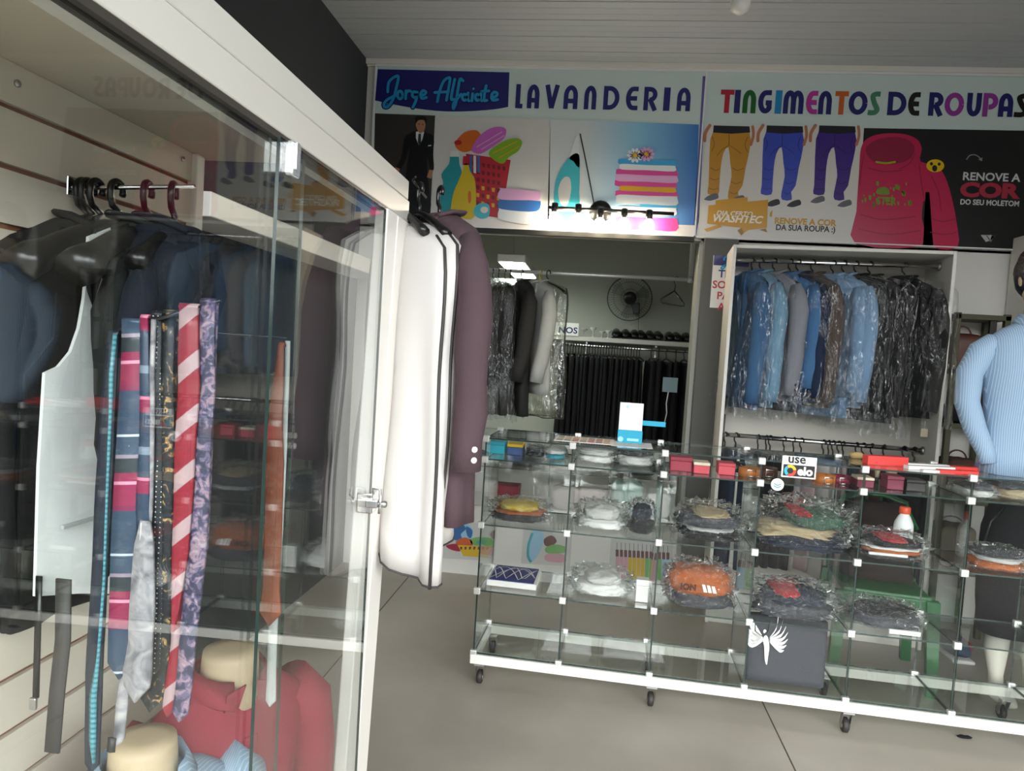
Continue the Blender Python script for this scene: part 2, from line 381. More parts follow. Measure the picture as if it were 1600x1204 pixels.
# --- first board: logo plate + script
m = MB(); spoly(m, [(590.5, 108)] + [(796, 113)] + smooth_line([(794, 167), (770, 171), (725, 174), (680, 173), (630, 166), (586, 157)]), 1); m.obj('logo_plate', IC[1], sg1)
def cp(pts): return [(580 + x / 3.077, 90 + yy / 3.077) for x, yy in pts]
SCRIPT = [[(80, 165), (85, 120), (110, 95), (131, 93), (120, 150), (108, 195), (85, 232), (66, 238), (62, 222), (82, 200), (128, 178)],
          disc(139, 180, 12, 19, 14) + [(151, 180), (150, 188)], [(168, 160), (166, 198)], [(168, 172), (178, 160), (190, 162)],
          disc(209, 178, 11, 14, 12) + [(220, 178)], [(222, 166), (216, 205), (200, 240)], [(238, 185), (258, 176), (262, 164), (248, 160), (238, 176), (244, 196), (266, 192)],
          [(318, 212), (330, 160), (350, 112), (378, 98), (374, 140), (362, 205)], [(306, 168), (345, 166), (372, 164)], [(402, 105), (388, 170), (386, 200), (398, 200)],
          [(442, 112), (428, 104), (418, 150), (408, 215), (396, 245), (396, 222), (420, 190), (432, 176)], disc(449, 191, 10, 15, 12) + [(459, 191)], [(466, 170), (464, 200), (470, 208)],
          [(488, 174), (484, 208)], disc(511, 191, 10, 15, 12) + [(521, 191)], [(528, 170), (526, 200), (532, 208)], [(553, 135), (544, 180), (544, 206), (556, 206)], [(530, 163), (566, 160)],
          [(578, 194), (600, 186), (606, 172), (592, 166), (580, 180), (584, 204), (608, 202)]]
for strokes in (SCRIPT[:6], SCRIPT[6:]):
    for wdt, lay, mt, nm in ((7.6, 2, IC[3], 'script_outline'), (4.3, 3, IC[2], 'script_word')):
        m = MB()
        for st in strokes: sstroke(m, cp(st), wdt, lay)
        if strokes is not SCRIPT[:6] and len(strokes) > 6: spoly(m, disc(580 + 492 / 3.077, 90 + 150 / 3.077, wdt * 0.45), lay)
        m.obj(nm, mt, sg1)
for ch, a, b_ in zip('LAVANDERIA', (806, 824, 851, 881, 913, 943, 978, 1006, 1037, 1058), (816, 843, 874, 903, 932, 968, 997, 1028, 1047, 1079)):
    q = (a - 806) / 272; m = MB(); letter(m, ch, a, b_, 131.5 + 6 * q, 169 + 5 * q, 1); m.obj('letter', IC[1], sg1)
# --- first board: suited man panel
m = MB(); pm = [flat('charcoal', '#37322f'), flat('suit', '#0c0d12'), flat('skin', '#a9775a'), flat('shirt', '#d7dadd'), flat('hair', '#15110f'), flat('tie', '#2b3038')]
spoly(m, [(586, 177), (680, 180.5), (672, 345), (583, 330)], 1, 0)
spoly(m, smooth_line([(652, 203), (641, 208), (632, 216), (627, 245), (619, 262), (625, 266), (634, 250), (640, 232), (634, 275), (633, 330), (672, 335), (668, 275), (668, 245), (672, 266), (678, 264), (677, 240), (678, 214), (668, 208), (660, 203)], 3, True), 2, 1)
spoly(m, [(650, 206), (655, 205), (663, 206), (660, 218), (655, 228), (650, 216)], 3, 3); spoly(m, [(654, 209), (658, 209), (658, 224), (655, 228), (653, 222)], 4, 5)
spoly(m, smooth_line([(652, 186), (650, 196), (654, 206), (658, 208), (663, 204), (665, 195), (664, 187)], 3, True), 4, 2)
spoly(m, smooth_line([(650, 193), (649, 184), (655, 181), (663, 182), (667, 187), (665, 194), (663, 188), (654, 188)], 3, True), 5, 4)
for e in ((655, 194), (661, 194.5)): spoly(m, disc(e[0], e[1], 1.4, 0.7, 8), 5, 4)
spoly(m, [(618, 261), (625, 264), (622, 272), (616, 270)], 3, 2); spoly(m, [(671, 265), (677, 266), (674, 279), (667, 277)], 3, 2)
spoly(m, [(669, 227), (674, 226.5), (674, 228), (669, 228.6)], 3, 3)
m.obj('suit_picture', pm, sg1)
# --- first board: laundry picture
SK = bpy.data.materials.new('print_blue_fade'); SK.use_nodes = True
n, l = SK.node_tree.nodes, SK.node_tree.links; p = n['Principled BSDF']; p.inputs['Roughness'].default_value = 0.3
tc = n.new('ShaderNodeTexCoord'); sx = n.new('ShaderNodeSeparateXYZ'); rp = n.new('ShaderNodeValToRGB'); mr = n.new('ShaderNodeMapRange')
l.new(tc.outputs['Object'], sx.inputs[0]); l.new(sx.outputs['X'], mr.inputs[0])
xo = (-1.487 + XM) / 2
mr.inputs[1].default_value = on_sign(850, 270).x - xo; mr.inputs[2].default_value = on_sign(1092, 270).x - xo
l.new(mr.outputs[0], rp.inputs[0]); l.new(rp.outputs[0], p.inputs['Base Color'])
cr = rp.color_ramp; cr.elements[0].color = lin('#c9d0d2'); cr.elements[0].position = 0.25; cr.elements[1].color = lin('#2768b4'); cr.elements.new(0.6).color = lin('#86bfdd')
pm = [flat('greywhite', '#cbcac6'), SK, flat('teal', '#1a8f98'), flat('yellow', '#c9b11a'), flat('red', '#b01c2c'), flat('orange', '#c9651c'), flat('lilac', '#c060b8'), flat('lime', '#7aa81c'),
      flat('pinkpale', '#d2a0c8'), flat('blue', '#2a63a8'), flat('white', '#d8dde0'), flat('pink', '#cf3f8e'), flat('gold', '#d4a012'), flat('aqua', '#3db2c0'), flat('dark', '#1b1b20'), flat('darkred', '#6f0f1a'), flat('tableau', '#d9d4d0'), flat('skyblue', '#3aa0d4')]
m = MB()
spoly(m, [(681, 180.5), (860, 186), (858, 356), (673, 346)], 1, 0)
spoly(m, [(860, 186), (1092, 194.5), (1086, 362), (855, 352)], 1, 1)
spoly(m, [(673, 335), (860, 343), (1087, 352), (1086, 369), (704, 352.5), (672, 347)], 2, 16)
# basket
spoly(m, [(728, 240), (798, 250), (790, 300), (783, 341), (742, 334), (733, 290)], 3, 4)
for i in range(7):
    for j in range(6):
        x = 737 + i * 8 - j * 0.2; yy = 252 + j * 12 + i * 1.3
        if x < 786 - j * 1.2: spoly(m, [(x, yy), (x + 5, yy + 0.8), (x + 4.6, yy + 7), (x + 0.4, yy + 6.2)], 4, 15 if j < 3 else (12 if (i + j) % 2 else 15))
for x in (734, 746): spoly(m, [(x, 243), (x + 4, 243.5), (x + 4, 270), (x, 269)], 5, 9)
for x in (740,): spoly(m, [(x, 243), (x + 4, 243.5), (x + 4, 271), (x, 270)], 5, 16)
# towels in the basket
spoly(m, smooth_line([(712, 222), (726, 207), (745, 204), (752, 216), (742, 232), (726, 238), (714, 232)], 4, True), 5, 5)
spoly(m, smooth_line([(737, 232), (750, 212), (772, 199), (790, 201), (788, 216), (772, 228), (752, 240), (740, 238)], 4, True), 6, 6)
spoly(m, smooth_line([(764, 238), (785, 222), (806, 216), (816, 222), (810, 236), (795, 246), (786, 256), (772, 250)], 4, True), 7, 7)
for a, b_ in (((745, 230), (785, 206)), ((752, 234), (788, 212))): sstroke(m, [a, b_], 1.4, 8, 8, False)
for a, b_ in (((770, 240), (808, 221)), ((778, 248), (812, 228))): sstroke(m, [a, b_], 1.2, 8, 12, False)
spoly(m, disc(716, 223, 6, 4), 8, 4)
# bottles
spoly(m, smooth_line([(702, 256), (704, 243), (716, 243), (718, 256), (722, 272), (716, 292), (720, 334), (690, 333), (688, 300), (693, 286), (690, 272)], 3, True), 6, 2)
spoly(m, [(704, 236), (717, 236.5), (718, 245), (703, 245)], 7, 16)
spoly(m, smooth_line([(724, 264), (726, 256), (732, 257), (735, 268), (743, 285), (742, 338), (722, 341), (705, 338), (708, 305), (716, 285)], 3, True), 9, 3)
spoly(m, [(724, 244), (731, 244.5), (733, 258), (723, 258)], 9, 4); spoly(m, disc(734, 308, 2.6, 10), 10, 5)
spoly(m, smooth_line([(741, 326), (750, 318), (764, 320), (764, 338), (752, 342), (742, 336)], 3, True), 10, 13); spoly(m, disc(757, 328, 6, 5), 11, 16)
# folded towels small stack
for i, (c_, y0) in enumerate(((10, 327), (9, 310), (8, 295))):
    spoly(m, smooth_line([(780 + i, y0 + 1), (784, y0 - 1), (838, y0 + 4), (845, y0 + 6), (842, y0 + 18), (826, y0 + 24 - i * 3), (784, y0 + 17), (778, y0 + 10)], 3, True), 9 + i, c_)
# iron
spoly(m, smooth_line([(898, 240), (905, 243), (906, 265), (905, 300), (903, 325), (870, 324), (866, 300), (872, 272), (886, 250)], 3, True), 4, 13)
spoly(m, smooth_line([(884, 276), (891, 280), (892, 300), (886, 321), (876, 318), (872, 300), (876, 284)], 3, True), 5, 0)
spoly(m, smooth_line([(890, 245), (903, 209), (905, 240), (905, 262), (896, 252)], 3, True), 4, 10)
sstroke(m, [(906.5, 209), (917, 260), (928, 318)], 2.0, 6, 14, False)
spoly(m, [(868, 330), (915, 332), (900, 347), (880, 345)], 5, 13)
# big towel stack
lay = [(338, 20, 11, 962, 1058), (322, 12, 10, 964, 1056), (316, 8, 17, 1000, 1058), (304, 14, 10, 963, 1058), (297, 10, 11, 962, 1058), (290, 8, 12, 968, 1055), (281, 10, 11, 961, 1056), (272, 11, 8, 962, 1058), (264, 9, 11, 963, 1058), (256, 9, 10, 968, 1055), (248, 9, 17, 966, 1056)]
for i, (y0, hh, c_, xa, xb) in enumerate(lay):
    spoly(m, smooth_line([(xa, y0 + hh * 0.4), (xa + 5, y0), ((xa + xb) / 2, y0 + 2), (xb - 3, y0 + 3), (xb, y0 + 5), (xb - 2, y0 + hh + 3), ((xa + xb) / 2, y0 + hh + 1), (xa + 4, y0 + hh)], 3, True), 4 + i % 2, c_)
for cx, cy, cc in ((992, 243, 10), (1010, 241, 8)):
    for i in range(10):
        a = 2 * PI * i / 10; spoly(m, disc(cx + 7.5 * math.cos(a), cy + 6.5 * math.sin(a), 5.5, 2.8, 10, a), 7, cc)
    spoly(m, disc(cx, cy, 3.6, 3.2), 8, 12)
m.obj('laundry_picture', pm, sg1)
# --- second board
m = MB(); spoly(m, [(1098, 119), (1103.5, 119), (1092, 345), (1086, 371.5), (1083, 371)], 1); m.obj('divider_stripe', flat('violet', '#5d5b96'), sg2)
LC = [flat('tred', '#a91c30'), flat('tnavy', '#1b1a62'), flat('tgreen', '#0e5c22'), flat('tcyan', '#1481b8'), flat('tmag', '#a8328e'), flat('torange', '#bf5a22'), flat('tsage', '#3d7f5e'), flat('tblack', '#121212'), flat('tpurple', '#8d3492')]
TX = [('T', 140, 205, 0), ('I', 208, 236, 1), ('N', 248, 312, 2), ('G', 322, 388, 1), ('I', 404, 436, 3), ('M', 443, 541, 1), ('E', 552, 608, 4), ('N', 612, 676, 1), ('T', 690, 755, 5), ('O', 757, 848, 1), ('S', 852, 908, 6),
      ('D', 945, 1035, 1), ('E', 1043, 1100, 7), ('R', 1142, 1215, 1), ('O', 1218, 1312, 8), ('U', 1325, 1395, 1), ('P', 1402, 1475, 8), ('A', 1478, 1548, 1), ('S', 1555, 1622, 7)]
for ch, a, b_, c_ in TX:
    q = (a - 140) / 1400; x0, x1 = 1080 + a / 3.077, 1080 + b_ / 3.077
    m = MB(); letter(m, ch, x0, x1, 140 + 6 * q, 176.5 + 6.5 * q, 1, 0.215); m.obj('letter', LC[c_], sg2)
pm = [flat('whitegrey', '#d2cfc8'), flat('mustard', '#b98323'), flat('royal', '#3347b0'), flat('purple', '#3a1c7c'), flat('nightshirt', '#15151f'), flat('arm', '#b0714f'), flat('shoe', '#5b5b60'), flat('solewhite', '#d9d9d6'), flat('blackshoe', '#16161c'), flat('tag', '#c8920f'), flat('tagdark', '#8f6a14'), flat('mustard_fold', '#8a6016'), flat('royal_fold', '#233184'), flat('purple_fold', '#26115a')]
m = MB(); spoly(m, [(1104, 194), (1349, 200), (1338, 381.5), (1088, 371.5)], 1, 0)
def pants(dx, c_, back=False):
    q = lambda pts: [(x + dx, yy) for x, yy in pts]
    spoly(m, smooth_line(q([(1114, 206), (1142, 206), (1171, 207), (1171, 235), (1165, 262), (1160, 290), (1153, 300), (1154, 312), (1139, 312), (1138, 300), (1143, 275), (1141, 255), (1138, 230), (1130, 240), (1126, 262), (1124, 290), (1122, 304), (1106, 303), (1107, 290), (1108, 260), (1109, 232)]), 2, True), 2, c_)
    spoly(m, q([(1115, 196), (1171, 197.5), (1172, 207), (1143, 209), (1114, 207)]), 3, 4)
    sstroke(m, q([(1109, 196), (1102, 208), (1101, 220)]), 5, 3, 5); sstroke(m, q([(1176, 198), (1177, 212), (1173, 226)]), 4.5, 3, 5)
    sstroke(m, q([(1139, 210), (1139, 228)]), 0.8, 3, 4, False)
    for a_ in ([(1138, 228), (1128, 234), (1120, 244)], [(1141, 228), (1150, 234), (1158, 240)], [(1110, 262), (1118, 266), (1124, 264)], [(1109, 278), (1116, 281), (1123, 279)], [(1144, 262), (1152, 266), (1162, 263)], [(1142, 284), (1150, 287), (1158, 284)], [(1113, 214), (1116, 226), (1112, 236)], [(1168, 214), (1164, 226), (1168, 238)], [(1108, 294), (1115, 296), (1122, 294)], [(1140, 300), (1147, 303), (1153, 300)]):
        sstroke(m, q(a_), 1.3, 3, c_ + 10, False)
pants(0, 1); pants(83, 2); pants(165, 3)
for a, c_ in (((1100, 303), 6), ((1141, 306), 6), ((1196, 312), 8), ((1229, 313), 8), ((1266, 307), 6), ((1308, 313), 6)):
    x, yy = a; spoly(m, smooth_line([(x, yy + 9), (x + 8, yy + 2), (x + 20, yy - 1), (x + 22, yy + 7), (x + 8, yy + 12)], 3, True), 3, c_); sstroke(m, [(x, yy + 10), (x + 10, yy + 11.5), (x + 22, yy + 8)], 1.6, 4, 7, False)
spoly(m, [(1107, 321), (1200, 312), (1198, 356), (1170, 359), (1157, 367), (1158, 356), (1105, 349)], 5, 9)
spoly(m, [(1118, 313), (1168, 308), (1168, 315), (1118, 320)], 5, 9); spoly(m, [(1100, 358), (1125, 350), (1128, 354), (1104, 362)], 5, 9); spoly(m, [(1158, 356), (1152, 360), (1158, 368), (1162, 364)], 6, 10); spoly(m, [(1196, 357), (1186, 359), (1199, 363)], 5, 10); spoly(m, [(1203, 332), (1207, 328), (1206, 339), (1202, 338)], 5, 9)
m.obj('trousers_picture', pm, sg2)
W_ = [flat('cream', '#efe6cf'), flat('gold2', '#c08e1b'), flat('ink', '#16161c'), flat('palegrey', '#c9c9c9'), flat('crimson', '#a5283f')]
m = MB(); stext(m, 'DIA CERTO', 1119, 336, 7, 7, 0, 1176, shear=0.25, weight=0.001); m.obj('text_line', W_, sg2)
m = MB(); stext(m, 'WASHTEC', 1114, 346, 11, 7, 0, 1192, shear=0.25, weight=0.002); m.obj('text_line', W_, sg2)
m = MB(); stext(m, 'RENOVE A COR', 1210, 349, 9, 3, 1, 1307, weight=0.002); m.obj('text_line', W_, sg2)
m = MB(); stext(m, 'DA SUA ROUPA :)', 1212, 359, 8.5, 3, 2, 1305, weight=0.0015); m.obj('text_line', W_, sg2)
m = MB(); stext(m, 'RENOVE A', 1504, 281, 11.5, 3, 3, 1594, weight=0.0015); m.obj('text_line', W_, sg2)
m = MB(); stext(m, 'COR', 1499, 306, 20, 3, 4, 1594, weight=0.006); m.obj('text_line', W_, sg2)
m = MB(); stext(m, 'DO SEU MOLETOM', 1500, 319, 7.6, 3, 3, 1592, weight=0.0012); m.obj('text_line', W_, sg2)
pm = [flat('black', '#0f1012'), flat('hoodie', '#b8164a'), flat('hooddeep', '#8a1038'), flat('olive', '#6f8a20'), flat('face', '#d9b400'), flat('greyline', '#8d8d90'), flat('greylogo', '#a9a9a9'), flat('limec', '#9aa01a')]
m = MB(); spoly(m, [(1350, 200), (1660, 205), (1660, 392), (1338, 382)], 1, 0)
spoly(m, smooth_line([(1345, 232), (1356, 216), (1378, 209), (1410, 209), (1432, 217), (1440, 232), (1438, 252), (1462, 258), (1476, 275), (1486, 305), (1494, 345), (1496, 386), (1458, 385), (1452, 345), (1444, 312), (1440, 340), (1440, 384), (1336, 380), (1338, 330), (1342, 270)], 3, True), 2, 1)
spoly(m, smooth_line([(1352, 236), (1362, 222), (1385, 215), (1412, 216), (1428, 228), (1424, 246), (1400, 256), (1368, 254)], 4, True), 3, 2)
sstroke(m, [(1369, 253), (1384, 255), (1398, 253)], 3, 4, 7)
for a_ in ([(1350, 240), (1346, 262), (1343, 290)], [(1430, 240), (1420, 256), (1404, 264)], [(1436, 256), (1440, 290), (1444, 312)], [(1344, 335), (1380, 343), (1430, 338)], [(1342, 358), (1390, 366), (1438, 360)], [(1455, 275), (1466, 300), (1470, 330)], [(1452, 340), (1472, 346), (1492, 342)], [(1356, 262), (1380, 268), (1410, 266)], [(1450, 362), (1474, 366), (1494, 363)]):
    sstroke(m, a_, 1.6, 3, 2, False); spoly(m, [(1446, 300), (1452, 300), (1458, 385), (1442, 384)], 3, 0)
random.seed(3)
for i in range(26):
    x = random.uniform(1345, 1424); yy = 292 + random.uniform(-10, 26); s_ = random.uniform(2, 5)
    spoly(m, [(x, yy), (x + s_, yy + 0.5), (x + s_ * 0.8, yy + s_ * 1.8), (x + 0.5, yy + s_ * 1.5)], 4, 3)
spoly(m, smooth_line([(1370, 296), (1380, 292), (1388, 296), (1388, 304), (1370, 303)], 3, True), 5, 3)
stext(m, 'STER', 1369, 319, 11, 5, 3, 1400, weight=0.002)
spoly(m, disc(1461, 259, 14, 10), 4, 4); spoly(m, disc(1455, 256, 2.4, 2.6), 5, 0); spoly(m, disc(1467, 256.5, 2.4, 2.6), 5, 0); spoly(m, disc(1460, 263, 4, 5), 5, 0)
sstroke(m, [(1510, 249), (1515, 243), (1523, 242), (1530, 246), (1533, 250)], 1.6, 3, 5); spoly(m, [(1528, 249), (1535, 246), (1534, 252)], 3, 5)
spoly(m, [(1532, 367), (1540, 367), (1546, 376), (1540, 378)], 3, 6); spoly(m, [(1541, 367), (1548, 367), (1554, 368), (1548, 378), (1545, 372)], 3, 6); spoly(m, [(1549, 368), (1555, 368), (1546, 378)], 3, 6)
m.obj('hoodie_picture', pm, sg2)

# ================================================================ SHOW WINDOW
XG, XW = -0.52, -0.97
c0 = atY(657, 287, 1.97); YW = math.radians(-60); nrm = Vector((math.sin(YW), -math.cos(YW), 0))
sw = thing('window_showcase', 'white framed window showcase with sliding glass and grooved back panel beside the entrance', 'showcase', (-0.75, 1.0, 0))
SLAT = mat('slat_panel_white', '#cbc3b4', 0.5); GROOVE = mat('groove_brown', '#7d4a34', 0.6)
m = MB(); zt = 1.8; zs = [1.794 - 0.0965 * k for k in range(17)]
prev = 1.865
for z in zs:
    m.box(XW - 0.018, XW, 0.3, 1.59, z + 0.005, prev, 0); m.box(XW - 0.018, XW - 0.010, 0.3, 1.59, z - 0.005, z + 0.005, 1); prev = z - 0.005
m.box(XW - 0.018, XW, 0.3, 1.59, 0.2, prev, 0)
m.obj('slat_panel', [SLAT, GROOVE], sw)
m = MB(); m.box(XW - 0.02, XG - 0.075, 0.3, 1.66, 1.866, 1.88); m.obj('ceiling_board', mat('box_ceiling', '#b9ae9d', 0.6), sw)
m = MB(); m.box(XW - 0.02, XG + 0.02, 0.3, 1.68, 0.16, 0.2); m.box(XW - 0.02, XG + 0.02, 0.3, 1.68, 0.0, 0.16); m.obj('platform', WHITE, sw)
m = MB(); m.rbox(XW - 0.02, XW + 0.012, 1.59, 1.625, 0.2, 1.866, 0.004); m.obj('corner_post', WHITE, sw)
m = MB(); m.rbox(XG - 0.075, XG, 0.3, 1.87, 1.772, 1.829, 0.003); m.rbox(XG - 0.07, XG - 0.004, 0.3, 1.87, 1.831, 1.882, 0.003); m.obj('top_beam', mat('beam_white', '#c4c2ba', 0.35), sw)
m = MB(); m.box(XG - 0.012, XG - 0.002, 0.3, 1.655, 1.762, 1.7725); m.box(XG - 0.03, XG - 0.02, 0.3, 1.655, 1.762, 1.7725); m.obj('glass_track', mat('track_dark', '#3a3733', 0.4), sw)
# jamb: two profiles side by side
m = MB()
for x0, x1, y0, y1 in ((XG - 0.03, XG + 0.003, 1.675, 1.758), (XG - 0.03, XG + 0.003, 1.763, 1.868)):
    m.rbox(x0, x1, y0, y1, 0.0, 1.772, 0.004)
for v in m.v: v.x -= 0.024 * (1.772 - v.z)
m.obj('door_jamb', mat('jamb_gloss_white', '#e9e6df', 0.3), sw)
MB().pane(XG - 0.014, XG - 0.008, 0.3, 1.211, 0.2, 1.765).obj('sliding_pane', [GLASS, EDGE], sw)
MB().pane(XG - 0.004, XG + 0.002, 1.09, 1.662, 0.2, 1.765).obj('sliding_pane', [GLASS, EDGE], sw)
m = MB(); m.rbox(XG - 0.003, XG + 0.012, 1.118, 1.15, 1.712, 1.768, 0.004); m.rbox(XG + 0.012, XG + 0.016, 1.122, 1.134, 1.722, 1.766, 0.001); m.obj('guide_clip', mat('clear_acrylic', '#c9cccb', 0.1, 0.6), sw)
lock = MB(); lock.rbox(XG - 0.03, XG + 0.010, 1.645, 1.69, 1.035, 1.085, 0.004); lock.rbox(XG - 0.005, XG + 0.026, 1.635, 1.66, 1.052, 1.072, 0.003)
lock = lock.obj('door_lock', CHROME, sw)
MB().lathe([(0.0, 0), (0.009, 0), (0.009, 0.02), (0.006, 0.024), (0, 0.024)], (XG + 0.022, 1.648, 1.062), 12, axis='x').obj('lock_cylinder', STEEL, lock)
MB().tube([(XG + 0.012, 1.645, 1.085), (XG + 0.012, 1.64, 1.098), (XG + 0.03, 1.64, 1.098), (XG + 0.032, 1.64, 1.06), (XG + 0.03, 1.64, 1.04)], 0.0035, 6).obj('lock_latch', CHROME, lock)
for yy, z in ((1.08, 1.835), (1.55, 1.84)): MB().lathe([(0, 0.0), (0.006, 0.0), (0.006, 0.004), (0, 0.005)], (XW, yy, z), 10, axis='x').obj('panel_screw', STEEL, sw)
MB().tube([(c0.x + 0.02, 1.84, c0.z - 0.012), (c0.x, 1.89, c0.z - 0.010), (c0.x - 0.02, 2.12, c0.z - 0.006)], 0.0035, 8).obj('end_hook', BLK, sw)
m = MB(); m.rbox(-0.79, -0.70, 0.42, 0.50, 1.83, 1.866, 0.004); tag(m.obj('spot_lamp', BLK), 'small black box lamp under the showcase ceiling', 'lamp')

# ---------------------------------------------------------------- hangers and clothes (local frame: hook top at the origin, x along the shoulders, -y = front)
def M4(p, yaw, tilt=0.0): return Matrix.Translation(Vector(p)) @ Matrix.Rotation(yaw, 4, 'Z') @ Matrix.Rotation(tilt, 4, 'Y')
def hanger_mb(M, hw=0.19, drop=0.075, thick=0.012, bulb=0.02, wire=0.0045, bar=False, kink=0.0):
    m = MB()
    hook = [(0.016 * math.cos(a), 0, -0.016 + 0.016 * math.sin(a)) for a in [math.radians(d) for d in range(-30, 181, 21)]]
    hook += [(-0.016, 0, -0.03), (-0.014 + kink * 0.3, 0, -0.045), (kink, 0, -0.058), (0, 0, -0.068), (0, 0, -0.085)]
    m.tube(hook, wire, 7)
    arm = []
    for i in range(-8, 9):
        t = i / 8; arm.append((hw * t, 0.012 * t * t, -0.085 - drop * abs(t) ** 1.5))
    rad = [((bulb if abs(i) > 6 else thick * 0.8 + (bulb - thick) * (abs(i) / 8) ** 2), (bulb * 1.15 if abs(i) > 6 else thick)) for i in range(-8, 9)]
    m.tube(arm, rad, 8)
    if bar: m.tube([(-hw * 0.9, 0, -0.085 - drop), (hw * 0.9, 0, -0.085 - drop)], 0.005, 6)
    return m.xf(M)
def add_hanger(M, label, group=None, mt=None, **k):
    o = hanger_mb(M, **k).obj('coat_hanger', mt or BLK); return tag(o, label, 'hanger', group)
def body_rings(hw, L, d, seed, fold=0.010, n=32, flare=1.0, neck=0.055, k=8):
    lv = [(-0.078, neck * 0.9, 0.045), (-0.088, neck * 1.25, 0.055), (-0.102, hw * 0.5, 0.06), (-0.122, hw * 0.74, 0.06), (-0.143, hw * 0.9, 0.06), (-0.17, hw * 0.98, 0.066), (-0.22, hw, d * 0.9), (-0.30, hw * 0.98, d), (-0.40, hw * 0.95, d)]
    for i in range(1, k + 1): lv.append((-0.40 - (L - 0.26) * i / k, hw * (0.95 + 0.10 * flare * i / k), d * (1.0 + 0.15 * i / k)))
    R_ = []
    for z, wd, dd in lv:
        ring = []; t = max(0, (-z - 0.2) / L)
        for j in range(n):
            a = 2 * PI * j / n; c_, s_ = math.cos(a), math.sin(a)
            x = wd * math.copysign(abs(c_) ** 0.75, c_); y = dd * math.copysign(abs(s_) ** 0.8, s_)
            f = fold * t * (math.sin(a * 5 + seed + 2 * z) + 1.2 * nz(c_ * 2 + seed, s_ * 2, z * 2.5)) + 0.004 * nz(x * 14 + seed, y * 14, z * 14)
            ring.append((x + f * c_, y + f * s_ * 1.4, z))
        R_.append(ring)
    return R_
def jacket(pt, yaw, label, col, L=0.62, hw=0.2, d=0.075, seed=0, sleeve=0.58, cover=None, name='suit_jacket', cat='jacket', group=None, lapel=True, buttons=None, trousers=None, lining=None, tilt=0.0, sy=0.0, sr=1.0, sc=1.0, so=0.0):
    M = M4(pt, yaw, tilt)
    base = M @ Vector((0, 0, -0.14 - L))
    t = thing(name, label, cat, base, group)
    MB().loft(body_rings(hw, L, d, seed)).xf(M).obj('body', col, t)
    for sgn in (-1, 1):
        p, r = [], []
        for i in range(9):
            q = i / 8
            p.append((sgn * (hw * 0.93 + 0.028 * min(1, q * 5) + 0.012 * math.sin(q * 3) + so * q + 0.006 * nz(q * 4, seed, sgn)), sy - 0.012 - 0.07 * sc * q ** 1.6 * (1 if sy <= 0 else 0.2) + 0.01 * nz(seed, q * 5, sgn), -0.138 - 0.02 - sleeve * q))
            r.append((0.042 + 0.016 * math.sin(min(1, q * 3) * PI / 2) - 0.012 * q + 0.009 * nz(q * 9, seed + sgn, 3), 0.058 - 0.014 * q + 0.010 * nz(q * 8, 2, seed - sgn)) if i else (0.028, 0.04)); r[-1] = (r[-1][0] * sr, r[-1][1] * sr)
        sl = MB().tube(p, r, 14).xf(M).obj('sleeve', col, t)
        if buttons:
            for k in (0.90, 0.945):
                zz = -0.158 - sleeve * k; b = MB().lathe([(0, -0.004), (0.008, -0.004), (0.008, 0), (0, 0.001)], (sgn * (hw * 0.93 + 0.028 + so + 0.05 * sr), sy - 0.012 - 0.07 * sc, zz), 10, axis='x').xf(M).obj('cuff_button', buttons, sl)
    if lapel:
        for sgn in (-1, 1):
            m = MB(); q = [(0.052, 0.0, -0.083), (0.075, -0.055, -0.098), (0.098, -0.062 - d * 0.2, -0.19), (0.075, -d * 1.02 - 0.008, -0.27), (0.012, -d * 1.1 - 0.006, -0.40), (0.02, -d * 0.98, -0.25), (0.045, -0.058, -0.14)]
            m.poly([(sgn * x, y - 0.008, z) for x, y, z in q], 0, 0.004, (0, -1, 0)); m.xf(M).obj('lapel', lining or col, t)
        cm = MB(); cm.tube([(-0.062, -0.045, -0.092), (-0.058, 0.0, -0.074), (-0.04, 0.04, -0.068), (0, 0.055, -0.066), (0.04, 0.04, -0.068), (0.058, 0.0, -0.074), (0.062, -0.045, -0.092)], (0.007, 0.017), 8); cm.xf(M).obj('collar', lining or col, t)
    if trousers:
        m = MB(); rs = []
        for z, wd, dd in ((-0.15 - L + 0.05, 0.15, 0.02), (-0.15 - L - 0.03, 0.15, 0.026), (-0.15 - L - 0.1, 0.148, 0.026)):
            rs.append([(wd * math.cos(a) * (1), dd * math.copysign(abs(math.sin(a)) ** 0.5, math.sin(a)), z) for a in [2 * PI * k / 20 for k in range(20)]])
        m.loft(rs).xf(M).obj('trousers', trousers, t)
    if cover:
        m = MB(); R2 = []
        for i, ring in enumerate(body_rings(hw + 0.10, L + cover, d + 0.06, seed + 9, 0.03, 60, 0.4, 0.06, 30)):
            R2.append([(x * (1 + 0.05 * nz(x * 9, z * 9, seed) + 0.035 * nz(x * 30, z * 22, y * 20 + seed)), y * (1 + 0.16 * nz(x * 12, y * 12 + seed, z * 7) + 0.10 * nz(x * 34, y * 20, z * 24 + seed)), z + 0.006 + (0.02 * nz(x * 10, y * 10, seed) if i > 14 else 0)) for x, y, z in ring])
        m.loft(R2, caps=False).xf(M).obj('plastic_cover', PLASTIC, t)
    return t
def fabric(name, col, **k): return mat('cloth_' + name, col, k.get('rough', 0.85), bump=(k.get('bs', 220), k.get('b', 0.15)), spec=0.3, vary=k.get('vary', 0.06), vscale=30)

